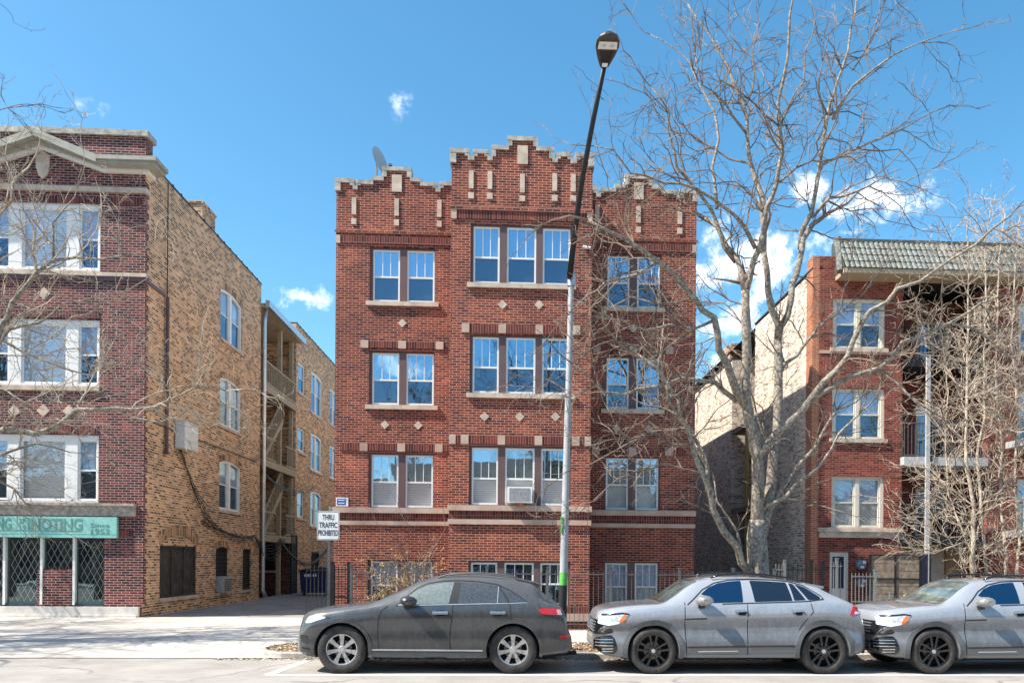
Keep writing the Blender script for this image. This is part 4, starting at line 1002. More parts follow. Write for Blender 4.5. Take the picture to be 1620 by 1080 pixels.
q=MB(); q.tube([(xl0-.08,YR-.55,zt1-.05),(xl0-.02,YR-.35,zt0*.5+zt1*.5),(xl0,YR-.1,zt0+.12)],[.11,.11,.12],8); q.build('hip_tile',M_tile,rb)
# balconies
M_wpost=mat('white painted steel',(.45,.46,.47),.5,var=.06)
for i,(yf,thk) in enumerate(((572,.22),(724,.26),(851,.22))):
    zf=zr(yf,1470)
    bl_=thing('balcony','','balcony',(0,0,0)) if 0 else None
    q=MB(TR); q.box(XR1-.05,xr(1556),-.25,1.55,zf-thk,zf); bq=q.build('balcony',M_wpost if i==1 else M_iron,rb)
    q=MB(TR); x=XR1-.03; xe=xr(1555)
    k=0
    while x<xe: q.box(x-.009,x+.009,-.22,-.202,zf+.06,zf+1.02); x+=.115
    yy=-.1
    while yy<1.4: q.box(XR1-.04,XR1-.022,yy-.009,yy+.009,zf+.06,zf+1.02); yy+=.115
    q.box(XR1-.05,xe,-.23,-.19,zf+1.02,zf+1.06); q.box(XR1-.05,xe,-.225,-.195,zf+.04,zf+.07); q.box(XR1-.05,XR1-.02,-.19,1.45,zf+1.02,zf+1.06)
    q.build('railing',M_iron if i!=1 else M_grayiron,bq)
q=MB(TR); q.box(xr(1457),xr(1463),-.32,-.2505,.1,zr(565,1460)); q.build('white_post',M_wpost,rb); q=MB(TR); q.box(xr(1463)+.001,xr(1466),-.32,-.2505,.1,zr(565,1460)); q.build('dark_post',M_iron,rb)
# adjoining white bay at far right
q=MB(TR); 
for t,b in ((640,700),(770,840)):
    zf=zr(b,1600); q.box(xr(1590),xr(1700),-.9,0,zf-.2,zf)
    x=xr(1590)+.05
    while x<xr(1690): q.box(x-.015,x+.015,-.88,-.85,zf,zf+.95); x+=.14
    q.box(xr(1590),xr(1700),-.9,-.83,zf+.95,zf+1.03)
q.build('rear_balcony',M_wpost,rb)
# wooden screen gate
ws=thing('timber_screen','weathered grey timber screen in a dark steel frame beside the brick wall','fence',(xr(1415),22.6,.09))
T_=TF(0,22.6,0); a,b=P(1378,900,22.6).x,P(1454,900,22.6).x; zt_=P(1400,879,22.6).z
q=MB(T_); n_=9
for k in range(n_): q.box(a,b,0,.03,.12+k*(zt_-.12)/n_+.008,.12+(k+1)*(zt_-.12)/n_-.008)
q.build('boards',M_wood,ws)
q=MB(T_); q.ring(rect(a-.05,b+.05,.09,zt_+.05),rect(a,b,.12,zt_),-.03,.05); q.box((a+b)/2-.025,(a+b)/2+.025,-.03,-.001,.12,zt_); q.box(a,b,-.032,-.002,zt_*.68,zt_*.68+.03); q.box(a,b,-.032,-.002,zt_*.3,zt_*.3+.03); q.build('steel_frame',M_iron,ws)
q=MB(T_); q.box(b+.06,b+.24,-.05,.12,.09,zt_+.1); q.build('post',mat('dark blue post',(.01,.014,.035),.5),ws)
# gas meters
for k,(px,py,s_) in enumerate(((1362,893,1.),(1362,922,.9),(1376,946,.8))):
    p=P(px,py,YR-.2); gm=thing('gas_meter',['grey gas meter highest on the red brick wall beside the timber screen','grey gas meter in the middle of the stack beside the timber screen','grey gas meter lowest and nearest the timber screen'][k],'gas meter',p,'gas meters on the right building')
    q=MB(TF(p.x,p.y,p.z)); q.lathe([(0,-.10*s_),(.11*s_,-.10*s_),(.15*s_,-.06*s_),(.16*s_,.05*s_),(.12*s_,.1*s_),(0,.1*s_)],(0,0,0),20); q.build('body',mat('meter blue grey',(.16,.21,.27),.5,metal=.3) if k==0 else MATS['meter blue grey'],gm,smooth=True)
    q=MB(TF(p.x,p.y,p.z)); q.lathe([(0,-.13*s_),(.05*s_,-.13*s_),(.055*s_,-.09*s_)],(.06*s_,0,.08*s_),14); q.box(-.05,.05,-.12,-.09,-.1,-.03); q.build('dial',M_signw,gm)
    q=MB(TF(p.x,p.y,p.z)); q.tube([(-.08,0,.1),(-.08,0,.22),(-.08,.2,.22)],.02,6); q.tube([(.08,0,.1),(.08,0,.25),(.08,.2,.25)],.02,6); q.build('pipe',M_grayiron,gm)
# ---------------- fences ----------------
def fence(name,label,x0,x1,y,z0,zt,m,pitch=.125,posts=(),rails=(.12,.9),pk=.009,tip=True):
    f=thing(name,label,'fence',((x0+x1)/2,y,z0)); q=MB(); x=x0
    while x<=x1:
        q.box(x-pk,x+pk,y-pk,y+pk,z0+.03,zt-.05)
        if tip: q.tube([(x,y,zt-.05),(x,y,zt)],[pk*1.2,.002],4)
        x+=pitch
    q.build('pickets',m,f); q=MB()
    for r_ in rails: zz=z0+(zt-z0)*r_; q.box(x0,x1,y-.02,y+.02,zz-.014,zz+.014)
    q.build_each('rail',m,f)
    for p_ in posts:
        q=MB(); q.box(p_-.032,p_+.032,y-.032,y+.032,z0-.02,zt+.05); q.box(p_-.042,p_+.042,y-.042,y+.042,zt+.05,zt+.08); q.build('post',m,f)
    return f
YF=20.55; xf=lambda px,y=930: P(px,y,YF).x
ztf=P(900,901,YF).z
fence('iron_fence','long low grey iron picket fence in front of the red brick building',xf(556),xf(1225),YF,.10,ztf,M_grayiron,posts=[xf(p) for p in (556,660,770,866,966,1075,1160,1225)],rails=(.10,.93),pk=.007)
fence('iron_gate','dark iron gate panel beside the traffic sign at the alley corner',xf(524),xf(552),YF,.10,P(540,893,YF).z,M_iron,posts=[xf(527),xf(551)],rails=(.08,.5,.93),pitch=.09)
fence('iron_fence','dark iron fence set back along the alley corner of the red brick wall',P(520,900,YW+.3).x-.6,WX0-.03,YW+.2,.1,1.75,M_iron,posts=[WX0-.1],pitch=.11)
fence('iron_gate','pale tall iron gate left of the gas meters with squared posts',xf(1229),xf(1243),YF+.1,.1,P(1230,890,YF).z,M_wpost if 0 else mat('silver painted iron',(.24,.24,.23),.5,metal=.4),posts=[xf(1243)],pitch=.085)
fence('iron_fence','dark iron fence across the narrow passage in front of the dark side wall',xf(1246),xf(1310),YF+.3,.1,P(1280,890,YF).z,M_iron,posts=[xf(1290),xf(1309)])
fence('iron_gate','silver iron gate standing in front of the cream basement door',xf(1316),xf(1334),YF+.1,.1,P(1320,887,YF).z,MATS['silver painted iron'],posts=[xf(1326)],pitch=.09,rails=(.1,.5,.93))
fence('iron_gate','silver iron gate with a taller post beside the timber screen',xf(1350),xf(1388),YF+.1,.1,P(1370,905,YF).z,MATS['silver painted iron'],posts=[xf(1387)],pitch=.1,rails=(.1,.5,.93))
fence('iron_fence','low silver iron fence in front of the timber screen and cream basement',xf(1392),xf(1470),YF,.1,P(1430,941,YF).z,MATS['silver painted iron'],posts=[xf(1409)],pitch=.14)
# ---------------- traffic sign ----------------
ysn=20.6; p0,p1=P(502,808,ysn),P(537,854,ysn); cx_=(p0.x+p1.x)/2; cz=(p0.z+p1.z)/2; hw_=(p1.x-p0.x)/2; hh=(p0.z-p1.z)/2
sg=thing('traffic_sign','white square sign reading THRU TRAFFIC PROHIBITED on a grey steel post','traffic sign',(cx_,ysn,.1))
def rrect(w,h,r,n=5):
    pts=[]
    for cxx,czz,a0 in ((w-r,h-r,0),(-w+r,h-r,90),(-w+r,-h+r,180),(w-r,-h+r,270)):
        for k in range(n+1): a=R(a0+90*k/n); pts.append((cxx+r*math.cos(a),czz+r*math.sin(a)))
    return pts
T_=TF(cx_,ysn,cz)
q=MB(T_); q.prism(rrect(hw_,hh,.05),-.012,-.008); pl=q.build('plate',M_signw,sg)
q=MB(T_); q.ring(rrect(hw_-.012,hh-.012,.042),rrect(hw_-.024,hh-.024,.036),-.014,-.0121); q.build('border',M_black,pl)
for i,(t,w_) in enumerate((('THRU',.30),('TRAFFIC',.46),('PROHIBITED',.50))):
    text_mesh(t,.2,TF(cx_,ysn-.014,cz+.215-.2*i),'lettering',M_black,pl,bold=.004,depth=.001,fit=(w_,.145))
q=MB(); q.box(cx_-.035+.02,cx_+.035+.02,ysn-.006,ysn+.045,.08,cz+hh*.9); q.build('post',M_grayiron,sg)
# ---------------- street lamp ----------------
YP=16.1
b0=P(890,965,YP); t0=P(905.5,384,YP)
b0=b0+(b0-t0)*(b0.z-.1)/(t0.z-b0.z)
sl_=thing('street_lamp','tall leaning grey street lamp pole with green tape and a dark angled arm','street lamp',(b0.x,YP,.1))
q=MB(); n_=14; q.tube([b0.lerp(t0,k/n_) for k in range(n_+1)],[.088-.036*k/n_ for k in range(n_+1)],20); q.build('pole',M_polep,sl_,smooth=True)
q=MB()
def band_(ya,yb_,grow,n=20):
    ta=(P(890,ya,YP).z-b0.z)/(t0.z-b0.z); tb=(P(890,yb_,YP).z-b0.z)/(t0.z-b0.z)
    q.tube([b0.lerp(t0,ta),b0.lerp(t0,tb)],[.088-.036*ta+grow,.088-.036*tb+grow],n,cap=False)
band_(925,905,.003); q.build('tape_band',M_green,sl_,smooth=True)
q=MB(); band_(985,925,.0035); q.build('black_band',M_black,sl_,smooth=True)
q=MB()
for ya,yb_,dx in ((842,835,-.02),(832,826,.0),(824,818,-.01)):
    c=P(889,(ya+yb_)/2,YP); q.box(c.x+dx-.02,c.x+dx+.02,YP-.087,YP-.05,c.z-.05,c.z+.05)
q.build('sticker',M_green,sl_)
YH=12.9
hb=P(955.5,108,YH+.25); hd=(P(963,60,YH-.45))
arm0=P(901,440,YP-.12)
q=MB(); mid=arm0.lerp(hb,.5)+Vector((-.05,0,.10)); q.tube([arm0,arm0.lerp(mid,.5)+Vector((-.01,0,.03)),mid,mid.lerp(hb,.5)+Vector((0,0,.05)),hb],[.062,.055,.05,.044,.038],12); q.build('arm',M_iron,sl_,smooth=True)
q=MB(); tt=(arm0.z-b0.z)/(t0.z-b0.z); c=b0.lerp(t0,tt); q.tube([c-Vector((0,0,.12)),c+Vector((0,0,.12))],.085,14); c2=b0.lerp(t0,.97); q.tube([c2-Vector((0,0,.1)),c2+Vector((0,0,.1))],.07,14); q.build('clamp',M_galv,sl_)
# lamp head: teardrop shell, underside visible; axes: along, side, up
al=(hd-hb).normalized(); side=al.cross(Vector((0,0,1))).normalized(); upv=side.cross(al)
Lh=.80
def hd_pt(t,s,u): return hb+al*(t*Lh)+side*s+upv*u
wprof=[(0,.035),(.05,.075),(.15,.10),(.4,.155),(.62,.19),(.8,.185),(.92,.14),(.985,.07),(1,.0)]
q=MB(); ringsN=16; prev=None
rg=[]
for t,wv in wprof:
    ring=[]
    for k in range(ringsN):
        a=2*math.pi*k/ringsN; s=wv*math.cos(a); u=math.sin(a); u=(.07*u if u>0 else .035*u)*min(1,wv/.1)
        ring.append(hd_pt(t,s,u))
    rg.append(ring)
for a,b in zip(rg,rg[1:]):
    for k in range(ringsN): q.face([a[k],a[(k+1)%ringsN],b[(k+1)%ringsN],b[k]])
hdm=q.build('lamp_head',mat('dark bronze housing',(.05,.042,.038),.5),sl_,smooth=False)
q=MB()
for k in range(9):
    s=-.085+k*.0213; q.box(0,0,0,0,0,0) if 0 else None
    pts=[hd_pt(.22,s*.7,-.038),hd_pt(.56,s*1.2,-.040)]; q.tube(pts,.005,4)
q.build('cooling_fin',M_black,hdm)
q=MB(); q.face([hd_pt(.62,-.155,-.040),hd_pt(.62,.155,-.040),hd_pt(.83,.145,-.040),hd_pt(.83,-.145,-.040)]); q.build('lens',mat('pale lens',(.75,.70,.62),.3),hdm)
q=MB(); 
for s in (-.07,.06): q.tube([hd_pt(.725,s,-.0405),hd_pt(.725,s,-.044)],.032,14)
q.build('led_module',mat('led bluish lens',(.35,.55,.75),.3),hdm)
q=MB(); q.face([hd_pt(.10,-.045,-.037),hd_pt(.10,.045,-.037),hd_pt(.22,.045,-.040),hd_pt(.22,-.045,-.040)]); q.build('label_plate',M_signw,hdm)
# opposite side of the street (seen in reflections)
ob=thing('opposite_building','low buff brick row building across the street, seen only in reflections','building',(0,-14,.1))
q=MB()
q.box(-70,-9,-24,-14,.1,8.0); q.box(-8.5,11,-24,-14,.1,9.3); q.box(11.5,40,-24,-14,.1,7.5)
q.build_each('wall',M_opp,ob)
q=MB()
for k in range(-30,18):
    for z in (1.2,4.6):
        q.box(k*2.2-.5,k*2.2+.5,-14.02,-13.97,z,z+1.7)
q.build_each('window',M_dark,ob)
# ---------------- trees ----------------
M_bark=mat('grey bark',(.12,.09,.068),.95,col2=(.44,.385,.31),scale=17,bump=1.0,bscale=34)
M_twig=mat('pale twig bark',(.085,.058,.042),.9,col2=(.29,.225,.17),scale=3)
M_twig2=mat('tan twig bark',(.24,.18,.13),.9,col2=(.56,.48,.38),scale=4)
class Tree:
    def __init__(s,seed,Y): s.r=random.Random(seed); s.Y=Y; s.nodes=[]; s.big=MB(); s.small=MB(); s.segs=[]
    def nearY(s,px,py):
        if not s.nodes: return s.Y
        return min(s.nodes,key=lambda n:(n[0]-px)**2+(n[1]-py)**2)[2]
    def limb(s,pts,r0,r1,dY=None,trunk=False,Y0=None,wob=.035,spawn=1.0):
        """pts in photo pixels traced along the limb; it gets its own depth"""
        r1=r1*(1 if trunk else 1.3); r0=r0*(1 if trunk else 1.12)
        n=len(pts); y=s.nearY(*pts[0]) if Y0 is None else Y0; L_=sum(math.dist(a,b) for a,b in zip(pts,pts[1:]))/76
        if dY is None: dY=s.r.uniform(-.45,.45)*L_
        out=[]; d=0
        for i,p in enumerate(pts):
            if i: d+=math.dist(pts[i-1],p)/76
            t=d/max(L_,.01); yy=y+dY*t; out.append(P(p[0],p[1],yy)); s.nodes.append((p[0],p[1],yy))
        # refine
        f=[]
        for a,b in zip(out,out[1:]):
            m=max(1,int((b-a).length/.28))
            for k in range(m):
                f.append(a.lerp(b,k/m)+(Vector([s.r.gauss(0,wob) for _ in range(3)])*min(1,r1*30+.4) if (k or len(f)>0) and not trunk else Vector()))
        f.append(out[-1]); N_=len(f); rad=[r0+(r1-r0)*(k/(N_-1))**.85 for k in range(N_)]
        if trunk: rad=[q*(1+s.r.uniform(-.07,.07)) for q in rad]
        (s.big if r0>.03 else s.small).tube(f,rad,10 if r0>.06 else 6)
        s.segs.append((f,rad,spawn)); return f
    def wander(s,p,d,L_,r0,r1,st,up,sides,kink=.22):
        n=max(2,int(L_/st)); pts=[p]; d=d.normalized()
        for k in range(n):
            d=(d+Vector([s.r.gauss(0,kink) for _ in range(3)])+Vector((0,0,up))).normalized(); p=p+d*(L_/n); pts.append(p)
        rad=[r0+(r1-r0)*k/n for k in range(n+1)]
        s.small.tube(pts,rad,sides,cap=False); return pts,rad
    def child(s,pts,k,ang):
        t=(pts[min(k+1,len(pts)-1)]-pts[max(0,k-1)]).normalized(); a=t.orthogonal().normalized(); a.rotate(Matrix.Rotation(s.r.uniform(0,6.283),3,t)); an=R(s.r.gauss(ang,12)); return t*math.cos(an)+a*math.sin(an)
    def twigs(s,den1=2.2,den2=4.0,den3=4.0,l1=(.7,1.9),l2=(.3,.85),l3=(.06,.22),up1=.02,up2=.03,rmax=.06,tipr=.0035,rs=1.0):
        for f,rad,sp in list(s.segs):
            L_=sum((b-a).length for a,b in zip(f,f[1:])); n=int(L_*den1*sp+s.r.random())
            if sp>0: 
                # continue the tip
                d=(f[-1]-f[-2]); s.sub(f[-1],d,s.r.uniform(*l1),rad[-1],up1,den2,den3,l2,l3,up2,tipr)
            for _ in range(n):
                k=int((s.r.random()**.8)*(len(f)-1)); k=max(1,k)
                if rad[k]>rmax and s.r.random()<.75: continue
                d=s.child(f,k,48); s.sub(f[k],d,s.r.uniform(*l1)*(1.15-.4*k/len(f)),min(rad[k]*.62,.019*rs),up1,den2,den3,l2,l3,up2,tipr)
    def sub(s,p,d,L_,r0,up1,den2,den3,l2,l3,up2,tipr):
        pts,rad=s.wander(p,d,L_,r0,tipr*1.3,.16,up1,4)
        for _ in range(int(L_*den2+s.r.random())):
            k=s.r.randint(1,len(pts)-1); d2=s.child(pts,k,45); L2=s.r.uniform(*l2)
            p2,r2=s.wander(pts[k],d2,L2,rad[k]*.7,tipr,.12,up2,3,.28)
            for _ in range(int(L2*den3+s.r.random())):
                k3=s.r.randint(1,len(p2)-1); d3=s.child(p2,k3,50); s.wander(p2[k3],d3,s.r.uniform(*l3),r2[k3]*.8,tipr*.8,.07,.05,3,.3)
c=P(1198,900,16.6)
T=Tree(5,16.6)
pxm=1/75.
T.limb([(1204,1012),(1202,965),(1200,925),(1199,890),(1197,850),(1198,822)],.30,.185,0,True,16.6,spawn=0)
T.limb([(1187,905),(1172,867),(1146,840),(1128,807),(1119,778),(1107,748),(1095,704),(1078,659),(1060,615),(1040,585),(1008,560)],.085,.02,-.9,Y0=16.45)
T.limb([(1198,840),(1198,800),(1199,778),(1199,750),(1198,718),(1193,689),(1186,667),(1180,630),(1178,600),(1182,567),(1180,508),(1179,460)],.15,.085,-.5,True,spawn=.5)
T.limb([(1204,845),(1211,819),(1216,790),(1220,763),(1223,718),(1229,685),(1230,656),(1231,620),(1232,582),(1230,538)],.125,.085,.8,True,spawn=.5)
T.limb([(1119,778),(1118,740),(1116,718),(1104,700),(1092,683)],.045,.02,.5)
T.limb([(1172,867),(1150,815),(1138,790),(1130,760)],.03,.012,.3)
T.limb([(1198,815),(1214,800),(1240,785),(1267,766),(1290,740),(1312,710),(1330,690),(1358,655),(1375,640)],.05,.012,-1.2)
T.limb([(1206,818),(1226,795),(1244,763),(1262,735),(1285,710),(1320,655),(1345,640)],.055,.015,.9)
T.limb([(1196,720),(1205,710),(1225,690),(1244,668),(1265,647),(1285,627),(1300,607),(1322,584),(1347,538),(1360,509),(1378,490),(1400,473),(1424,458),(1462,442),(1504,415),(1540,385),(1600,340)],.085,.014,-2.2)
T.limb([(1280,632),(1318,609),(1351,591),(1393,580),(1427,544),(1484,520),(1507,509),(1551,482),(1580,470)],.055,.014,-1.0)
T.limb([(1507,512),(1538,518),(1560,535),(1590,560)],.028,.01,.3)
T.limb([(1347,592),(1393,589),(1420,605),(1450,640),(1480,665),(1510,720)],.032,.008,-.6)
T.limb([(1178,640),(1156,597),(1140,552),(1127,508),(1112,490),(1097,471),(1067,434),(1038,415),(1008,397),(982,382),(956,364),(930,348)],.085,.02,-1.8)
T.limb([(1038,415),(1010,432),(985,440),(960,445),(930,470),(905,490)],.03,.009,-.8)
T.limb([(1008,397),(995,370),(985,345),(975,320)],.02,.008,.3)
T.limb([(1165,634),(1134,604),(1112,601),(1080,600),(1045,612),(1010,620),(960,625),(925,590),(905,575)],.05,.012,-1.4)
T.limb([(1092,683),(1072,660),(1060,640),(1050,600),(1045,560),(1050,510)],.03,.01,.6)
T.limb([(1095,704),(1060,705),(1030,690),(990,700),(960,720),(920,740)],.026,.007,-1)
T.limb([(1107,748),(1080,740),(1050,735),(1010,745),(975,760),(940,790)],.026,.007,-.6)
T.limb([(1045,560),(1010,550),(970,540),(930,555),(890,570),(860,610)],.026,.006,-1.2)
T.limb([(1127,508),(1100,520),(1060,515),(1020,520),(980,505),(940,500)],.03,.008,-1.2)
T.limb([(1097,471),(1070,475),(1040,480),(1000,470),(960,490),(930,525)],.022,.007,.8)
T.limb([(1180,460),(1175,440),(1164,415),(1150,385),(1134,360),(1115,345)],.062,.03,.6)
T.limb([(1180,462),(1188,440),(1193,415),(1200,390),(1208,367)],.062,.045,-.4)
T.limb([(1230,538),(1227,515),(1223,490),(1219,460),(1215,434),(1208,397)],.07,.05,-.5)
T.limb([(1232,535),(1242,500),(1249,471),(1255,450),(1260,434),(1271,378),(1282,360)],.068,.05,.5)
T.limb([(1229,600),(1243,575),(1260,560),(1290,525),(1305,508)],.045,.02,1.0)
T.limb([(1305,508),(1330,490),(1360,470),(1390,430)],.022,.008,.5)
T.limb([(1208,400),(1207,365),(1205,315),(1196,285),(1188,259),(1181,211),(1177,167),(1165,140),(1155,111),(1140,85),(1120,55),(1103,30),(1088,7)],.06,.012,.8)
T.limb([(1208,372),(1214,333),(1222,310),(1233,289),(1236,241),(1233,200),(1231,159),(1236,122),(1246,85),(1251,55),(1255,0),(1250,-25)],.05,.012,-.9)
T.limb([(1266,393),(1272,365),(1281,333),(1290,300),(1296,270),(1303,222),(1310,185),(1318,148),(1332,110),(1344,81),(1348,50),(1351,22),(1360,-20)],.055,.012,.6)
T.limb([(1284,345),(1310,318),(1355,304),(1399,281),(1430,285),(1459,274)],.035,.008,-1.0)
T.limb([(1296,272),(1303,259),(1330,245),(1358,233),(1395,218),(1425,204),(1450,190),(1470,181),(1495,170)],.035,.008,1.1)
T.limb([(1318,190),(1325,174),(1350,140),(1377,111),(1400,97),(1418,85),(1440,76),(1458,70),(1492,55)],.032,.008,-1.0)
T.limb([(1350,110),(1380,60),(1390,20),(1400,-20)],.022,.008,.5)
T.limb([(1164,415),(1147,393),(1135,360),(1125,333),(1108,310),(1088,285),(1075,262),(1062,237),(1060,205),(1058,178),(1045,155),(1029,137)],.042,.009,-.6)
T.limb([(1134,330),(1132,315),(1131,285),(1129,259),(1136,222),(1133,200),(1129,178),(1115,155),(1103,130),(1095,110),(1088,96),(1066,78),(1029,55)],.035,.008,.9)
T.limb([(1195,393),(1178,365),(1162,341),(1132,315),(1099,296),(1051,285),(1020,278),(995,274),(970,241),(940,231)],.04,.008,-1.2)
T.limb([(1181,211),(1165,190),(1151,167),(1130,145),(1110,130),(1100,90)],.03,.008,-.7)
T.limb([(1188,259),(1160,250),(1130,235),(1100,215),(1070,210),(1040,212)],.022,.007,.9)
T.limb([(1207,330),(1180,300),(1150,290),(1120,270),(1085,272)],.022,.007,.6)
T.limb([(1233,289),(1260,270),(1285,255),(1300,230)],.022,.008,-.6)
T.limb([(1180,167),(1195,130),(1190,90),(1200,40),(1195,0)],.024,.008,.6)
T.limb([(1233,200),(1250,165),(1270,130),(1275,80),(1290,30)],.024,.007,.5)
T.limb([(1282,335),(1262,305),(1255,280),(1240,255)],.02,.007,.6)
T.limb([(1310,185),(1296,150),(1300,100),(1310,60)],.022,.007,-.5)
T.limb([(1358,235),(1390,240),(1420,235),(1440,255)],.018,.006,.5)
T.limb([(1310,318),(1345,335),(1380,330),(1400,350),(1430,355)],.02,.006,.5)
T.limb([(1178,567),(1150,545),(1135,530),(1110,540),(1085,545)],.024,.008,.9)
T.limb([(1223,718),(1210,690),(1203,670),(1196,650)],.03,.015,-.3)
T.limb([(1180,520),(1160,490),(1145,480),(1120,475),(1105,478)],.022,.008,.9)
T.twigs(den1=2.6,den2=4.2,den3=3.4,tipr=.0048)
tr=thing('street_tree','large bare street tree with forked grey trunk behind the middle parked car','tree',(P(1203,1012,16.6).x,16.6,.1))
T.big.build('trunk',M_bark,tr,smooth=True,normals=False); T.small.build('crown',M_twig,tr,normals=False)
# opposite-side copy for reflections
def copy_tree(o,loc,label,rot=0,scale=1):
    r=o.copy(); COL.objects.link(r); r.location=loc; r.rotation_euler=(0,0,rot); r.scale=(scale,)*3; r['label']=label
    for ch in list(o.children):
        q=ch.copy(); COL.objects.link(q); q.parent=r
    return r
copy_tree(tr,(2.5,-5.2,.1),'bare street tree across the road behind the viewer',2.3)
copy_tree(tr,(-6.5,-5.6,.1),'second bare street tree across the road behind the viewer',4.0,.95)
# left tree (trunk outside the frame)
T=Tree(21,16.9)
T.limb([(-135,1008),(-133,930),(-130,840),(-120,740),(-112,690)],.26,.18,0,True,16.9,spawn=0)
T.limb([(-112,700),(-60,620),(-20,560),(22,476),(59,435),(85,415),(122,409),(167,410),(211,402)],.09,.012,-.4)
T.limb([(85,415),(82,385),(85,354),(100,330),(118,312)],.028,.008,.3)
T.limb([(59,435),(50,400),(52,365),(40,330),(30,300)],.026,.008,-.4)
T.limb([(-20,560),(10,520),(60,510),(100,480),(150,470),(190,462)],.03,.008,.6)
T.limb([(-120,740),(-60,700),(0,678),(57,682),(98,670),(126,648),(183,648),(247,644),(284,622),(332,611),(358,618)],.085,.009,-.8)
T.limb([(183,648),(210,660),(250,668),(300,655),(345,665)],.02,.006,.4)
T.limb([(110,660),(135,620),(160,560),(180,540)],.022,.007,.5)
T.limb([(-120,770),(-50,740),(0,721),(53,698),(85,705),(110,715)],.05,.01,.6)
T.limb([(-60,700),(-20,750),(20,770),(45,795),(70,800)],.03,.008,.5)
T.limb([(-115,700),(-100,600),(-70,500),(-30,400),(0,340),(20,290)],.10,.02,.5)
T.limb([(-30,560),(0,540),(40,560),(90,580),(140,590),(180,570)],.026,.007,.6)
T.limb([(0,610),(40,640),(80,615),(130,600)],.02,.006,-.4)
T.limb([(-110,690),(-160,560),(-200,430),(-220,300),(-240,200),(-250,100)],.11,.03,.3)
T.limb([(-200,430),(-270,330),(-310,220),(-330,120)],.06,.02,.3)
T.limb([(-220,300),(-190,230),(-180,160),(-190,90)],.04,.015,.3)
T.limb([(-30,400),(-10,370),(20,372),(50,350)],.022,.007,.4)
T.twigs(den1=3.2,den2=5.2,den3=4.0,tipr=.0046)
tl=thing('street_tree','bare street tree whose branches reach in front of the maroon corner building','tree',(P(-135,1008,16.9).x,16.9,.1))
T.big.build('trunk',M_bark,tl,smooth=True,normals=False); T.small.build('crown',M_twig2,tl,normals=False)
# another tree further left, only its shadow shows
copy_tree(tr,(-20.5,15.4,.1),'forked bare street tree farthest beyond the left edge',2.1,1.05)
copy_tree(tl,(-19.5,18.0,.1),'thin bare street tree well beyond the left edge',1.2)
copy_tree(tr,(-16.3,16.3,.1),'bare street tree beyond the left edge casting branch shadows on the driveway',.35)
# right multi-stem tree behind the fence
T=Tree(33,21.2)
for pts,r0 in (([(1540,975),(1538,930),(1541,800),(1528,730),(1529,650),(1530,560),(1532,470),(1533,395),(1530,350)],.095),
  ([(1556,975),(1560,900),(1552,800),(1545,720),(1558,660),(1557,560),(1560,470),(1558,400),(1565,345)],.07),
  ([(1590,975),(1592,880),(1582,790),(1585,700),(1575,600),(1578,500),(1580,420),(1590,340)],.07),
  ([(1604,975),(1612,860),(1605,760),(1610,650),(1600,540),(1605,440),(1612,350)],.06),
  ([(1625,975),(1640,850),(1632,700),(1640,560),(1635,430),(1640,350)],.06),
  ([(1545,900),(1520,830),(1500,780),(1495,700),(1500,620),(1490,540)],.045),
  ([(1538,930),(1520,880),(1500,850),(1465,830),(1430,812)],.035),
  ([(1545,720),(1520,690),(1485,660),(1460,640)],.03),
  ([(1530,600),(1500,560),(1470,540),(1450,500)],.03),
  ([(1541,800),(1500,770),(1470,740),(1430,735)],.03),
  ([(1585,700),(1610,660),(1640,640)],.03),([(1556,870),(1590,850),(1620,840)],.03),([(1541,850),(1490,870),(1450,868),(1405,862)],.026),
  ([(1532,470),(1515,420),(1505,380),(1490,350)],.022),([(1557,560),(1590,520),(1610,490)],.025)):
    T.limb(pts,r0*.68,.008 if r0<.05 else .011,None,wob=.012,spawn=1.0)
T.twigs(den1=4.6,den2=5.6,den3=4.2,l1=(.5,1.7),l2=(.25,.7),up1=.01,up2=.02,tipr=.0045,rmax=.2)
tr2=thing('multi_stem_tree','bare pale multi-stemmed tree in front of the balcony building at the right edge','tree',(P(1575,975,21.2).x,21.2,.09))
T.big.build('trunk',M_twig2,tr2,smooth=True,normals=False); T.small.build('crown',M_twig2,tr2,normals=False)
# thin creeping shrub by the bay + leafy shrub
def shrub(seed,px,Yy,n,h,spread,name,label,mt,leafm=None,nleaf=0,ls=.02,kw={}):
    T=Tree(seed,Yy); base=P(px,985,Yy); base.z=.1
    for k in range(n):
        a=T.r.uniform(0,6.283); d=Vector((math.cos(a)*spread,math.sin(a)*spread*.6,1)); 
        p=base+Vector((T.r.uniform(-.3,.3),T.r.uniform(-.15,.15),0)); L_=h*T.r.uniform(.55,1.0)
        pts=[p]; dd=d.normalized(); m=int(L_/.14)
        for j in range(m): dd=(dd+Vector([T.r.gauss(0,.13) for _ in range(3)])+Vector((0,0,.03))).normalized(); pts.append(pts[-1]+dd*.14)
        rad=[.011*(1-.75*j/m) for j in range(m+1)]; T.small.tube(pts,rad,4); T.segs.append((pts,rad,1.0))
    T.twigs(**kw)
    t=thing(name,label,'shrub',(base.x,Yy,.1)); T.small.build('stems',mt,t,normals=False)
    if nleaf:
        q=MB(); vs=T.small.v
        for _ in range(nleaf):
            v=Vector(vs[T.r.randrange(len(vs))]); 
            if v.z<.3: continue
            a=Vector([T.r.gauss(0,1) for _ in range(3)]).normalized(); b=a.orthogonal().normalized(); s_=ls*T.r.uniform(.6,1.5)
            q.cur=T.r.randint(0,1); q.face([v-b*s_*.4,v+a*s_,v+b*s_*.4,v-a*s_*.5])
        q.build('leaves',leafm,t,normals=False)
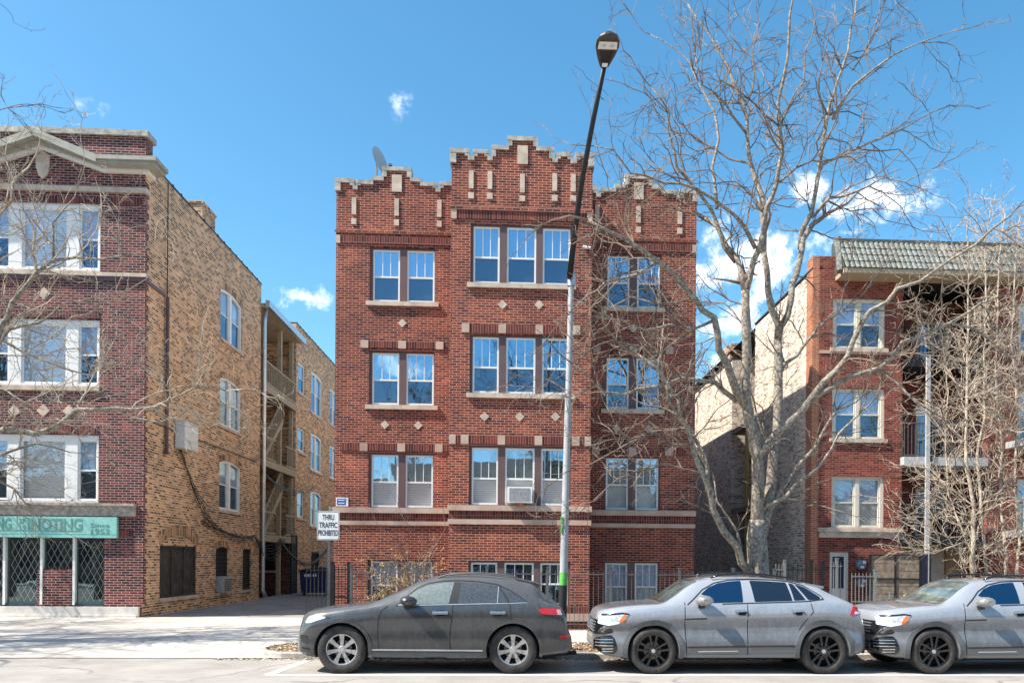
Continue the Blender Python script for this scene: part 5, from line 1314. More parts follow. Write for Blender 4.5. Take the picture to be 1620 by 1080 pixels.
shrub(4,640,21.4,20,1.9,.75,'straw_shrub','straggly straw coloured shrub behind the fence in front of the left basement windows',M_twig2,[mat('straw leaf',(.62,.45,.20),.9),mat('tan dry leaf',(.42,.28,.13),.9)],9000,.034,dict(den1=4.2,den2=4,den3=3,l1=(.3,.8),l2=(.15,.4),l3=(.04,.12),tipr=.003,rs=.6))
T=Tree(9,21.3); base=P(640,985,21.3); base.z=.1
for pts in ([(650,985),(648,930),(640,880),(625,850),(600,835),(590,815)],[(650,960),(660,900),(690,860),(705,835),(700,800)],[(648,940),(645,880),(650,840),(634,810)],[(645,900),(615,880),(580,865),(565,850)]):
    T.limb(pts,.018,.005,0,wob=.02,Y0=21.3)
T.twigs(den1=3,den2=4.2,den3=3,l1=(.3,.7),l2=(.12,.4),tipr=.003,rs=.6)
ts=thing('bare_sapling','thin bare sapling rising through the straw coloured shrub by the bay','tree',(base.x,21.3,.1)); T.small.build('stems',M_twig,ts,normals=False)
shrub(6,1471,20.0,16,.95,.5,'yellow_green_shrub','small yellow green budding shrub behind the right parked car',M_twig2,[mat('yellow green leaf',(.46,.46,.10),.8),mat('lime leaf',(.58,.55,.20),.8)],3800,.026,dict(den1=4,den2=4,den3=2,l1=(.12,.3),l2=(.08,.2),l3=(.03,.08),tipr=.003,rs=.5))
# ---------------- cars ----------------
def interp(tab,x):
    if x<=tab[0][0]: return tab[0][1]
    for (a,b),(c,d) in zip(tab,tab[1:]):
        if x<=c:
            t=(x-a)/(c-a); return b+(d-b)*t
    return tab[-1][1]
def smooth_tab(tab,n=400,w=.035):
    x0,x1=tab[0][0],tab[-1][0]; xs=[x0+(x1-x0)*k/n for k in range(n+1)]
    out=[]
    for x in xs:
        ww=min(w,x-x0,x1-x)
        out.append((x,sum(interp(tab,x+ww*j/4) for j in range(-4,5))/9))
    return out
def catmull(pts,n):
    P_=[pts[0]]+pts+[pts[-1]]; out=[]
    m=len(pts)-1
    for k in range(n+1):
        t=k/n*m; i=min(int(t),m-1); f=t-i; a,b,c,d=P_[i],P_[i+1],P_[i+2],P_[i+3]
        out.append(tuple(.5*((2*b[j])+(-a[j]+c[j])*f+(2*a[j]-5*b[j]+4*c[j]-d[j])*f*f+(-a[j]+3*b[j]-3*c[j]+d[j])*f**3) for j in range(2)))
    return out
def resample(pts,n):
    d=[0]
    for a,b in zip(pts,pts[1:]): d.append(d[-1]+math.dist(a,b))
    out=[];j=0
    for k in range(n+1):
        t=d[-1]*k/n
        while j<len(d)-2 and d[j+1]<t: j+=1
        f=(t-d[j])/max(1e-9,d[j+1]-d[j]); out.append(tuple(pts[j][q]+(pts[j+1][q]-pts[j][q])*f for q in range(2)))
    return out
def body_mesh(sp):
    """closed lofted body in local coords x from nose, y across, z up"""
    zt=smooth_tab(sp['top']); zbt=smooth_tab(sp['belt'],w=.15); zo=smooth_tab(sp['bot'],w=.06); wd=smooth_tab(sp['width'],w=.05)
    L_=sp['top'][-1][0]; xs=[]
    n=150
    for k in range(n+1):
        t=k/n; xs.append(L_*(.5-.5*math.cos(math.pi*t))*.55+L_*t*.45)
    mb=MB(); rings=[]
    NS=44
    for x in xs:
        t_=interp(zt,x); b_=min(interp(zbt,x),t_-.02); o_=min(interp(zo,x),b_-.08); w_=interp(wd,x); h=t_-b_
        wt=w_*.955-sp['tumble']*h-.02*min(1,h/.05)
        rs=min(1,h/.25)
        c=[(0,o_),(w_*.86,o_),(w_*.965,o_+.035*min(1,(b_-o_))),(w_*(1.0),o_+(b_-o_)*.26),(w_*(1-sp['cr']),o_+(b_-o_)*.50),(w_*(1-sp['cr']*.9),o_+(b_-o_)*.66),(w_*.998,o_+(b_-o_)*.745),(w_*.985,o_+(b_-o_)*.86),(w_*.955,b_)]
        half1=catmull(c[:],40)
        g=[(w_*.955,b_),(w_*.955*.5+wt*.5+.012*rs,b_+(h-.10*rs)*.55),(wt,t_-.085*rs-h*.1*(1-rs)),(wt-.07,t_-.035*rs),(wt*.62,t_-.006),(0,t_)] if h>.05 else [(w_*.955,b_),(w_*.93,b_+h*.5),(w_*.86,b_+h*.8),(w_*.6,t_-h*.08),(w_*.3,t_-h*.02),(0,t_)]
        half2=catmull(g,36)
        a=resample(half1,24); b=resample(half2,20)
        half=a+b[1:]
        ring=[(x,y,z) for y,z in half]+[(x,-y,z) for y,z in half[-2:0:-1]]
        rings.append(ring)
    m=len(rings[0]); 
    for r_ in rings: mb.add(r_)
    for i in range(len(rings)-1):
        for k in range(m):
            j=(k+1)%m; mb.f.append([i*m+k,i*m+j,(i+1)*m+j,(i+1)*m+k]); mb.mi.append(0)
    mb.f.append(list(range(m))[::-1]); mb.f.append([(len(rings)-1)*m+k for k in range(m)]); mb.mi+=[0,0]
    me=bpy.data.meshes.new('body'); me.from_pydata(mb.v,[],mb.f); me.update()
    bm=bmesh.new(); bm.from_mesh(me); bmesh.ops.recalc_face_normals(bm,faces=bm.faces); bm.to_mesh(me); 
    bvh=BVHTree.FromBMesh(bm); bm.free()
    return me,bvh
def cut_arches(me,mats,wheels,ra,depth=.36,hw=.96):
    me.materials.clear(); 
    for q in mats: me.materials.append(q)
    ob=bpy.data.objects.new('tmpbody',me); COL.objects.link(ob)
    cuts=[]
    for (wx,wz) in wheels:
        for s in (-1,1):
            q=MB(); n=48
            y0,y1=(-1.3,-hw+depth) if s<0 else (hw-depth,1.3)
            pts=[(wx+ra*math.cos(2*math.pi*k/n),wz+ra*math.sin(2*math.pi*k/n)) for k in range(n)]
            q.prism(pts,y0,y1); 
            c=q.build('cut',mats[1]); cuts.append(c)
            c.data.materials.clear(); c.data.materials.append(mats[1])
            md=ob.modifiers.new('b','BOOLEAN'); md.operation='DIFFERENCE'; md.object=c; md.solver='EXACT'; md.material_mode='TRANSFER' if hasattr(md,'material_mode') else md.material_mode
    dg=bpy.context.evaluated_depsgraph_get(); me2=bpy.data.meshes.new_from_object(ob.evaluated_get(dg))
    bpy.data.objects.remove(ob)
    for c in cuts: bpy.data.objects.remove(c)
    return me2
AX={'side':(lambda a,b:((a,-2.2,b),(0,1,0))),'sideR':(lambda a,b:((a,2.2,b),(0,-1,0))),'front':(lambda a,b:((-1.5,a,b),(1,0,0))),'rear':(lambda a,b:((7,a,b),(-1,0,0))),'top':(lambda a,b:((a,b,4),(0,0,-1)))}
def patch(bvh,outline,axis,off=.004,grid=.05,skirt=.012,holes=None):
    bm=bmesh.new(); vs=[bm.verts.new((a,b,0)) for a,b in outline]; bm.faces.new(vs)
    for ax in (0,1):
        lo=min(p[ax] for p in outline); hi=max(p[ax] for p in outline); n=int((hi-lo)/grid)
        for k in range(1,n+1):
            co=[0,0,0]; co[ax]=lo+(hi-lo)*k/(n+1); no=[0,0,0]; no[ax]=1
            bmesh.ops.bisect_plane(bm,geom=bm.verts[:]+bm.edges[:]+bm.faces[:],plane_co=co,plane_no=no)
    bmesh.ops.triangulate(bm,faces=[f for f in bm.faces if len(f.verts)>4])
    last=None; miss=[]
    for v in bm.verts:
        o,d=AX[axis](v.co.x,v.co.y); hit,nor,_,_=bvh.ray_cast(Vector(o),Vector(d))
        if hit is None: miss.append((v,Vector(o),Vector(d)))
        else: v.co=hit+nor*off; last=hit
    for v,o,d in miss:
        near,nor,_,_=bvh.find_nearest(o+d*1.3); v.co=near+nor*off
    be=[e for e in bm.edges if e.is_boundary]
    r=bmesh.ops.extrude_edge_only(bm,edges=be); dv=Vector(AX[axis](0,0)[1])*skirt
    for g in r['geom']:
        if isinstance(g,bmesh.types.BMVert): g.co+=dv
    bmesh.ops.recalc_face_normals(bm,faces=bm.faces)
    me=bpy.data.meshes.new('p'); bm.to_mesh(me); bm.free()
    return me
def mirror(me):
    m=me.copy(); 
    for v in m.vertices: v.co.y=-v.co.y
    m.flip_normals(); return m
def link(name,me,m,parent,smooth=True,label=None):
    me.name=name; me.materials.clear(); me.materials.append(m)
    if smooth: me.polygons.foreach_set('use_smooth',[True]*len(me.polygons)); 
    o=bpy.data.objects.new(name,me); COL.objects.link(o); o.parent=parent
    if label: o['label']=label
    return o
def both(name,bvh,outline,m,parent,off=.004,**k):
    me=patch(bvh,outline,'side',off,**k); a=link(name,me,m,parent,False); b=link(name,mirror(me),m,parent,False); return a,b
def strip(pts,w):
    w=w*1.25
    """ribbon outline around polyline"""
    L_=[];R_=[]
    for i,p in enumerate(pts):
        a=pts[max(0,i-1)]; b=pts[min(len(pts)-1,i+1)]; v=Vector((b[0]-a[0],b[1]-a[1])).normalized(); L_.append((p[0]-v.y*w/2,p[1]+v.x*w/2)); R_.append((p[0]+v.y*w/2,p[1]-v.x*w/2))
    return L_+R_[::-1]
def rounded(pts,r=.03,n=4):
    out=[]
    m=len(pts)
    for i in range(m):
        p=Vector(pts[i]); a=Vector(pts[i-1]); b=Vector(pts[(i+1)%m]); da=(a-p); db=(b-p); ra=min(r,da.length*.45); rb=min(r,db.length*.45)
        s=p+da.normalized()*ra; e=p+db.normalized()*rb
        for k in range(n+1):
            t=k/n; q=s*(1-t)**2+p*2*t*(1-t)+e*t*t; out.append((q.x,q.y))
    return out
M_tyre=mat('tyre rubber',(.018,.017,.017),.8,col2=(.06,.054,.048),scale=9,bump=.1)
M_chrome=mat('satin chrome',(.65,.66,.68),.22,metal=.9)
M_silver=mat('silver alloy',(.50,.50,.50),.35,metal=.75,var=.15,scale=20)
M_gblack=mat('gloss black alloy',(.008,.008,.009),.22,coat=.6)
M_redl=mat('red tail lamp',(.55,.01,.012),.15,coat=.8); M_lamp=mat('clear lamp lens',(.42,.45,.47),.12,coat=1,var=.35,scale=18); M_amber=mat('amber lamp',(.60,.15,.03),.2,coat=.8)
M_wlamp=mat('white lamp strip',(.75,.76,.78),.2)
M_clad=mat('dark grey wheel arch cladding',(.10,.105,.11),.6,var=.15,scale=14)
M_under=mat('underbody black',(.008,.008,.008),.9)
def carpaint(name,base,dust_shade,rough,amt=.6,coat=.5,low=.7,lr=(.25,.8),up=.28):
    m=bpy.data.materials.new(name); m.use_nodes=True; n=m.node_tree.nodes; l=m.node_tree.links; b=n['Principled BSDF']
    b.inputs['Roughness'].default_value=rough; b.inputs['Coat Weight'].default_value=coat; b.inputs['Coat Roughness'].default_value=.12; b.inputs['Metallic'].default_value=.25
    t=n.new('ShaderNodeTexCoord'); mp=n.new('ShaderNodeMapping'); mp.inputs['Scale'].default_value=(5,5,1.4); l.new(t.outputs['Object'],mp.inputs[0])
    z=n.new('ShaderNodeTexNoise'); z.inputs['Scale'].default_value=3.5; z.inputs['Detail'].default_value=9; z.inputs['Roughness'].default_value=.7; l.new(mp.outputs[0],z.inputs[0])
    z2=n.new('ShaderNodeTexNoise'); z2.inputs['Scale'].default_value=2.2; z2.inputs['Detail'].default_value=9; z2.inputs['Roughness'].default_value=.7; l.new(t.outputs['Object'],z2.inputs[0])
    s=n.new('ShaderNodeSeparateXYZ'); l.new(t.outputs['Object'],s.inputs[0])
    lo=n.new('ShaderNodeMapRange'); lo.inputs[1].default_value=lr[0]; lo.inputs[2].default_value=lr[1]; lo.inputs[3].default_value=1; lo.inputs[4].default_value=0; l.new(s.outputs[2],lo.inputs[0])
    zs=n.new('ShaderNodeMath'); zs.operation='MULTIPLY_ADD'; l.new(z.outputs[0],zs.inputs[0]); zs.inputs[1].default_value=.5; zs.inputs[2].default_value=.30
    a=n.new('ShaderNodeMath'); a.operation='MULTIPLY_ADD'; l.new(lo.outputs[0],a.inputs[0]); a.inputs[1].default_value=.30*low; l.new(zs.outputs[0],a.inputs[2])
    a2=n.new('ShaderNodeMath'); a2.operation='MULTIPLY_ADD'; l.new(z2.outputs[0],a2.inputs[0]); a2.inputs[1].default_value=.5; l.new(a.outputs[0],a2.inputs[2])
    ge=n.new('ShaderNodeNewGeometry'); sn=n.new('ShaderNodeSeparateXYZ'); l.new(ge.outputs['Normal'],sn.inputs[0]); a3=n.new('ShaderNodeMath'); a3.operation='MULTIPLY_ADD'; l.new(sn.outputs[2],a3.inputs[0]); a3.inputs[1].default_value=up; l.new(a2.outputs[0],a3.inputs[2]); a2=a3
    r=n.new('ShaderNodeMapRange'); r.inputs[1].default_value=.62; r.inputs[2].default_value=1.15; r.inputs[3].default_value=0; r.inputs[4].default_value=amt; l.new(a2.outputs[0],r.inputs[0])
    mx=n.new('ShaderNodeMix'); mx.data_type='RGBA'; l.new(r.outputs[0],mx.inputs[0]); mx.inputs[6].default_value=lin(base); mx.inputs[7].default_value=lin(dust_shade); l.new(mx.outputs[2],b.inputs['Base Color'])
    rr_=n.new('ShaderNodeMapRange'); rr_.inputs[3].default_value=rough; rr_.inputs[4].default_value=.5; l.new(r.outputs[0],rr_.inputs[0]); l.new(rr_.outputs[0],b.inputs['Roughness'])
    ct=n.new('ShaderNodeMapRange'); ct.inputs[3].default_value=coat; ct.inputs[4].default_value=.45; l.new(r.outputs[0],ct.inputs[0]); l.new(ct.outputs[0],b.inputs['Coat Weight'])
    return m
P_fx=carpaint('dusty charcoal paint',(.030,.033,.038),(.22,.215,.20),.18,.46,coat=1.0,low=-.55,up=.45)
P_vw=carpaint('pure grey paint',(.37,.395,.43),(.07,.068,.066),.18,.74,coat=1.0,low=1.2,lr=(.62,.97),up=-.45)  # lower body darkened in the colour for dark street reflections, with some road dirt
M_cglassD=mat('dusty tinted glass',(.055,.062,.07),.30,var=.35,scale=30,coat=.4)
M_cglassF=mat('dusty front glass',(.16,.19,.18),.28,var=.22,scale=22,coat=.5)
M_cglassB=mat('sky tinted car glass',(.004,.030,.085),.06,coat=1,metal=.35)  # blue base colour paints in the reflected sky
M_cglassK=mat('dark tinted car glass',(.010,.018,.032),.06,coat=1,metal=.2)
M_wsh=mat('windscreen glass',(.11,.14,.13),.08,coat=1,var=.5,scale=4)
def wheel(parent,x,z,side,r,rim,spokes,mrim,style,yc):
    """side -1: street side facing the viewer"""
    t=bpy.data.objects.new('wheel',None)
    q=MB(); w2=.125
    q.lathe([(rim*.98,-w2*.86),(rim+.01,-w2),(r*.93,-w2*1.02),(r*.985,-w2*.86),(r,-w2*.6),(r,w2*.6),(r*.985,w2*.86),(r*.93,w2),(rim*.98,w2)],(x,yc,z),56)
    L0=WL.get(parent.name,Vector()); WL[parent.name]=Vector()
    ty=q.build('wheel',M_tyre,parent,smooth=True)
    WL[ty.name]=Vector()
    s=side
    q=MB(); q.lathe([(rim*.99,-w2*.9*-s*-1 if 0 else s*w2*.9),(rim*.93,s*w2*.86),(rim*.90,s*w2*.45),(rim*.88,-s*w2*.7)],(x,yc,z),48)
    n=spokes
    for k in range(n):
        a=2*math.pi*k/n+math.pi/2
        def pt(rr,off,h): return (x+rr*math.cos(a)-off*math.sin(a),yc+s*h,z+rr*math.sin(a)+off*math.cos(a))
        if style=='multi':
            segs=[(-.022,-.040,.030,.040)]; 
            pr=[(.05,.024),(rim*.6,.030),(rim*.94,.044)]
            for (ra_,wa),(rb_,wb) in zip(pr,pr[1:]):
                h0,h1=w2*.72,w2*.78
                v=[pt(ra_,-wa,h0),pt(ra_,wa,h0),pt(rb_,wb,h1),pt(rb_,-wb,h1)]; v2=[pt(ra_,-wa,h0-.05),pt(ra_,wa,h0-.05),pt(rb_,wb,h1-.05),pt(rb_,-wb,h1-.05)]
                q.face(v)
                for i in range(4): q.face([v[i],v[(i+1)%4],v2[(i+1)%4],v2[i]])
        else:
            for sg in (-1,1):
                v=[pt(.045,sg*.010,w2*.7),pt(.045,sg*.034,w2*.7),pt(rim*.94,sg*.082,w2*.8),pt(rim*.94,sg*.040,w2*.8)]; v2=[(p_[0],p_[1]-s*.05,p_[2]) for p_ in v]
                q.face(v)
                for i in range(4): q.face([v[i],v[(i+1)%4],v2[(i+1)%4],v2[i]])
    q.lathe([(0,s*w2*.76),(.05,s*w2*.76),(.07,s*w2*.68),(.07,s*w2*.3)],(x,yc,z),20)
    q.build('rim',mrim,ty)
    q=MB(); q.lathe([(0,s*w2*.785),(.034,s*w2*.785),(.036,s*w2*.755)],(x,yc,z),18); q.build('hub_cap',M_chrome,ty)
    q=MB(); q.lathe([(0,s*w2*.1),(.15,s*w2*.1),(.15,0),],(x,yc,z),28); q.build('brake_disc',mat('brake steel',(.22,.20,.19),.4,metal=.7) if 'brake steel' not in MATS else MATS['brake steel'],ty)
    q=MB(); q.lathe([(0,-s*w2*.2),(rim*.93,-s*w2*.2)],(x,yc,z),28); q.build('wheel_well',M_under,ty)
    WL[parent.name]=L0
    return ty
YC=14.27
def P2(px,py,Y,x0): p=P(px,py,Y); return (p.x-x0,p.z)
# ----- charcoal crossover -----
Xa=P(486,1000,YC).x
car=thing('parked_suv','dusty charcoal grey crossover with silver seven-spoke wheels parked at the left end of the row','car',(Xa,YC,0),'suvs parked along the kerb')
fx=lambda px,py: P2(px,py,YC,Xa)
prof=[(486.5,998),(487.2,985),(489,974),(493,966.5),(502,961.5),(518,958.8),(545,956.5),(579,952.3),(597,950.5),(615,943),(637,933),(659,922.4),(672,916.5),(687,912),(707,908),(725,907),(744,907),(765,907.6),(786,909),(805,911.3),(823,914.5),(838,918),(848,921.5),(852,927),(858,934.5),(870,943),(883,951.5),(891,960),(894.5,972),(896,988),(900,993),(902.5,999),(903,1010)]
sx=.992
top=[(fx(a,b)[0]*sx,fx(a,b)[1]) for a,b in prof]
L1=top[-1][0]
sp=dict(top=top,tumble=.44,cr=.010,
 belt=[(0,.56),(.05,.66),(.12,.80),(.25,.93),(.6,1.0),(1.2,1.09),(1.6,1.135),(2.5,1.16),(3.6,1.175),(4.3,1.15),(4.6,1.05),(4.72,.9),(L1,.6)],
 bot=[(0,.36),(.25,.27),(.6,.25),(1.4,.27),(3.4,.27),(4.2,.30),(4.6,.33),(L1,.42)],
 width=[(0,.62),(.03,.72),(.08,.79),(.16,.845),(.3,.895),(.5,.925),(.8,.937),(1.3,.935),(2.4,.935),(3.4,.945),(4.0,.945),(4.3,.92),(4.5,.885),(4.65,.83),(4.75,.75),(L1-.02,.64),(L1,.56)])
me,bvh=body_mesh(sp)
nearY=YC-.945
def fs(px,py,Y=None): return P2(px,py,nearY if Y is None else Y,Xa)
wf=fs(539.5,1026); wr_=fs(811.5,1027)
wf=(wf[0],.405); wr_=(wr_[0],.405)
me2=cut_arches(me,[P_fx,M_under],[wf,wr_],.452)
b_=link('body',me2,P_fx,car); me2.materials.append(M_under)
cc=lambda cx0,cy0: (460+cx0/3.522,880+cy0/3.522)
def FX(l,Y=None): return [fs(*cc(a,b),Y) for a,b in l]
Yg=YC-.86
both('side_window',bvh,rounded(FX([(655,216),(700,188),(752,165),(800,153),(850,147),(908,144),(880,262),(690,266)],Yg),.02),M_cglassF,car)
both('side_window',bvh,rounded(FX([(950,146),(1040,150),(1100,156),(1158,166),(1150,256),(932,260)],Yg),.02),M_cglassD,car)
both('side_window',bvh,rounded(FX([(1163,170),(1210,250),(1156,256)],Yg),.012),M_cglassD,car)
both('side_window',bvh,rounded(FX([(1178,177),(1245,205),(1312,250),(1220,255)],Yg),.02),M_cglassD,car)
both('rear_glass',bvh,rounded(FX([(1375,178),(1400,190),(1470,248),(1440,256),(1400,240)],YC-.75),.02),M_cglassD,car)
both('chrome_trim',bvh,strip(FX([(590,275),(640,225),(700,175),(760,150),(850,136),(930,134),(1040,140),(1150,156),(1230,192),(1318,252)],Yg),.011),M_black,car,off=.007)
both('window_trim',bvh,strip(FX([(600,268),(700,270),(890,266),(1060,262),(1210,260),(1320,256)],Yg),.010),M_galv,car,off=.006)
both('pillar_trim',bvh,strip(FX([(1152,160),(1160,165),(1218,258)],Yg),.022),M_black,car,off=.007)
both('pillar_trim',bvh,strip(FX([(1157,168),(1152,258)],Yg),.010),M_galv,car,off=.008)
both('pillar_trim',bvh,FX([(910,143),(947,145),(930,262),(883,264)],Yg),M_black,car,off=.003)
M_seam=mat('panel gap',(.008,.008,.008),.9)
nY=YC-.945
for pl in ([(540,275),(505,300),(487,350),(482,420),(488,515)],[(903,265),(900,330),(885,430),(888,525)],[(1222,258),(1228,340),(1225,370)],[(488,540),(1080,548)],[(1380,262),(1390,290)],[(130,330),(220,345)]):
    both('panel_gap',bvh,strip(FX(pl,nY),.010),M_seam,car,off=.002)
both('sill_trim',bvh,FX([(440,514),(880,517),(1075,519),(1075,527),(440,522)],nY),M_galv,car,off=.012)
both('sill',bvh,FX([(440,530),(1085,535),(1085,568),(450,560)],nY),M_clad,car,off=.008)
def arc_band(c,r0,r1,a0,a1,n=28):
    return [(c[0]+r1*math.cos(R(a0+(a1-a0)*k/n)),c[1]+r1*math.sin(R(a0+(a1-a0)*k/n))) for k in range(n+1)]+[(c[0]+r0*math.cos(R(a1-(a1-a0)*k/n)),c[1]+r0*math.sin(R(a1-(a1-a0)*k/n))) for k in range(n+1)]
both('wheel_arch',bvh,arc_band(wf,.453,.51,-14,192),P_fx,car,off=.022,grid=.07,skirt=.035)
both('wheel_arch',bvh,arc_band(wr_,.453,.51,-14,192),P_fx,car,off=.022,grid=.07,skirt=.035)
both('mud_flap',bvh,rounded(FX([(428,470),(440,470),(452,590),(432,592)],nY),.01),M_clad,car,off=.01)
for k,(a,b) in enumerate(((788,876),(1110,1197))):
    h0=FX([(a,306),(b,306),(b,322),(a,322)],nY)
    both('door_handle',bvh,rounded(h0,.02),M_chrome,car,off=.030,grid=.03,skirt=.03)
    both('handle_recess',bvh,rounded(FX([(a+22,300),(b-18,300),(b-22,330),(a+26,330)],nY),.02),M_seam,car,off=.003)
ln_,_=both('tail_lamp',bvh,rounded(FX([(1375,290),(1440,288),(1500,292),(1512,325),(1450,322),(1400,318)],YC-.85),.02),M_redl,car,off=.01)
both('tail_lamp_clear',bvh,rounded(FX([(1478,294),(1500,294),(1512,324),(1485,322)],YC-.85),.01),mat('pink lens',(.65,.35,.33),.2),car,off=.014)
both('reflector',bvh,rounded(FX([(1492,440),(1555,432),(1556,446),(1500,452)],YC-.8),.01),M_redl,car,off=.012)
both('headlamp',bvh,rounded(FX([(88,350),(105,330),(135,328),(185,330),(205,338),(160,352),(110,368),(80,370)],YC-.82),.03),mat('hazy headlamp lens',(.62,.62,.60),.15,coat=1,var=.1),car,off=.006)
both('fog_lamp',bvh,rounded(FX([(60,430),(110,432),(112,480),(66,470)],YC-.7),.03),M_black,car,off=.004)
both('bumper_trim',bvh,FX([(64,500),(122,508),(122,516),(66,508)],YC-.8),M_seam,car,off=.004)
g1=patch(bvh,rounded([(-.42,.64),(.42,.64),(.34,.86),(-.34,.86)],.05),'front',.006); link('grille',g1,M_black,car,False)
g1=patch(bvh,rounded([(-.55,.40),(.55,.40),(.48,.52),(-.48,.52)],.05),'front',.006); link('lower_grille',g1,M_black,car,False)
wx0,wx1=fx(600,950)[0]*sx+.0,fx(686,911)[0]*sx-.03
ws_=patch(bvh,rounded([(wx0,-.70),(wx0,.70),(wx1,.60),(wx1,-.60)],.08),'top',.004); link('windscreen',ws_,M_wsh,car,False)
rg_=patch(bvh,rounded([(top[22][0]+.05,-.58),(top[22][0]+.05,.58),(top[25][0]+.02,.66),(top[25][0]+.02,-.66)],.06),'top',.004); link('rear_window',rg_,M_cglassD,car,False)
# spoiler
q=MB(); 
e=fx(823,914); f_=fx(850,921.5)
q.T=lambda x,y,z:(x,y,z)
q.prism([(e[0]-.05,e[1]-.005),(f_[0]+.03,f_[1]-.005),(f_[0]+.02,f_[1]-.05),(e[0],e[1]-.07)],-.60,.60)
WL[car.name]=Vector(); q.build('spoiler',P_fx,car)
for s in (-1,1):
    q=MB(); rp=[]
    for px,py in ((700,909.5),(712,905.5),(740,903.6),(780,905),(815,909.5),(828,915.5)):
        x_,z_=fx(px,py); rp.append((x_*sx,s*.60,z_-.028))
    q.tube(rp,.013,8); q.build('roof_rail',M_clad,car,smooth=True)
def mirror_part(car,x,z,w_,h_,m1,m2,yb=.93,k=1):
    for s in (-1,1):
        q=MB(); n=14; prev=None; rings=[]
        for j in range(9):
            t=j/8.; y=s*(yb-.02+.24*t); sc=math.sin(math.pi*(.12+.86*t))**.45 if t<1 else .3
            ring=[(x+.02*t+w_*sc*math.cos(2*math.pi*i/n)*(1 if math.cos(2*math.pi*i/n)>0 else .8),y,z+h_*sc*math.sin(2*math.pi*i/n)+.01*t) for i in range(n)]
            rings.append(ring)
        for a,b in zip(rings,rings[1:]):
            for i in range(n): q.face([a[i],a[(i+1)%n],b[(i+1)%n],b[i]])
        q.face(rings[0]); q.face(rings[-1])
        o=q.build('door_mirror',m1,car,smooth=True)
        q=MB(); q.box(x-.06,x+.05,min(s*(yb-.16),s*(yb+.02)),max(s*(yb-.16),s*(yb+.02)),z-h_-.035,z-h_+.03); WL[o.name]=Vector(); q.build('mirror_stem',m2,o)
mx_,mz_=FX([(648,248)],YC-1.0)[0]
mirror_part(car,mx_,mz_,.165,.085,mat('dark mirror shell',(.03,.032,.036),.3,coat=.5),M_black)
for s in (-1,1):
    for wq in (wf,wr_): wheel(car,wq[0],.405,s,.405,.262,7,M_silver,'multi',s*(.945-.155))
q=MB(); q.box(.5,4.4,-.6,.6,.22,.30); q.tube([(4.4,-.35,.27),(4.78,-.35,.30)],.035,10); q.build('underbody',M_under,car)
q=MB(); x_,z_=fx(748,898); q.tube([(x_*0+ fx(800,905)[0],.0,fx(800,905)[1]+.02),(fx(800,905)[0]+.02,0,fx(800,905)[1]+.05)],.012,5); q.build('aerial',M_black,car)
# ----- grey coupe SUV -----
Xb=1.44
def vx(px):
    x=(px-929)/93.9
    if x<.5: return x*.84
    return x-.08+(.15*(x-4.2)/.49 if x>4.2 else 0)
vz=lambda y: 1.93-(y-885.5)/88.2
prof=[(929,1000),(930,985),(933,970),(938,963.5),(946,960.5),(962,957),(983,954),(1012,951.5),(1041,950.4),(1052,947),(1068,937),(1082,926),(1096,917.5),(1108,913.5),(1130,910.6),(1150,909.2),(1171,908.8),(1195,909),(1215,909.8),(1240,911.5),(1262,914),(1288,918.5),(1306,922.5),(1313,926.5),(1325,933.5),(1340,942),(1354,950),(1361,956),(1364,964),(1365.5,975),(1367,990),(1369,1004),(1369.5,1018)]
top=[(vx(a),vz(b)) for a,b in prof]; L2=top[-1][0]
sp=dict(top=top,tumble=.46,cr=.045,
 belt=[(0,.58),(.04,.70),(.08,.88),(.16,1.0),(.5,1.06),(1.0,1.12),(1.4,1.16),(2.2,1.175),(3.2,1.20),(3.9,1.225),(L2-.38,1.20),(L2-.16,1.10),(L2-.05,.9),(L2,.55)],
 bot=[(0,.42),(.12,.33),(.3,.28),(.6,.27),(1.4,.28),(3.5,.28),(4.2,.31),(L2-.2,.33),(L2,.40)],
 width=[(0,.60),(.03,.70),(.08,.78),(.18,.85),(.32,.905),(.5,.945),(.9,.965),(1.3,.955),(2.4,.95),(3.4,.965),(3.9,.975),(L2-.55,.965),(L2-.34,.95),(L2-.19,.92),(L2-.08,.87),(L2-.02,.79),(L2,.70)])
me,bvh=body_mesh(sp)
nY=YC-.965
def vs_(px,py,Y=nY): p=P(px,py,Y); return (p.x-Xb,p.z)
wf=(vs_(1034.5,1030)[0],.392); wr_=(vs_(1305.5,1030)[0],.392)
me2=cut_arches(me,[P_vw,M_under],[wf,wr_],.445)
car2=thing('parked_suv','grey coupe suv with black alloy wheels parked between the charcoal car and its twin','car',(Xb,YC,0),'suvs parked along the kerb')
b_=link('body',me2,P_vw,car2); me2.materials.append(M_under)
WL[car2.name]=Vector()
vc=lambda a,b:(910+a/3.447,880+b/3.447)
def VX(l,Y=nY): return [vs_(*vc(a,b),Y) for a,b in l]
Yg=YC-.87; car=car2
both('side_window',bvh,rounded(VX([(690,205),(735,170),(790,148),(850,138),(919,133),(914,248),(745,252),(736,222)],Yg),.02),M_cglassB,car)
both('side_window',bvh,rounded(VX([(968,133),(1060,136),(1166,143),(1182,240),(978,246)],Yg),.02),M_cglassK,car)
both('side_window',bvh,rounded(VX([(1180,146),(1204,152),(1254,236),(1192,239)],Yg),.012),M_cglassK,car)
both('side_window',bvh,rounded(VX([(1212,152),(1262,168),(1335,222),(1330,232),(1268,236)],Yg),.02),M_cglassK,car)
both('window_trim',bvh,strip(VX([(610,262),(650,228),(700,182),(770,146),(850,130),(950,126),(1080,129),(1180,138),(1260,160),(1340,215),(1352,232),(1260,243),(1100,249),(950,253),(800,258)],Yg),.012),M_black,car,off=.006)
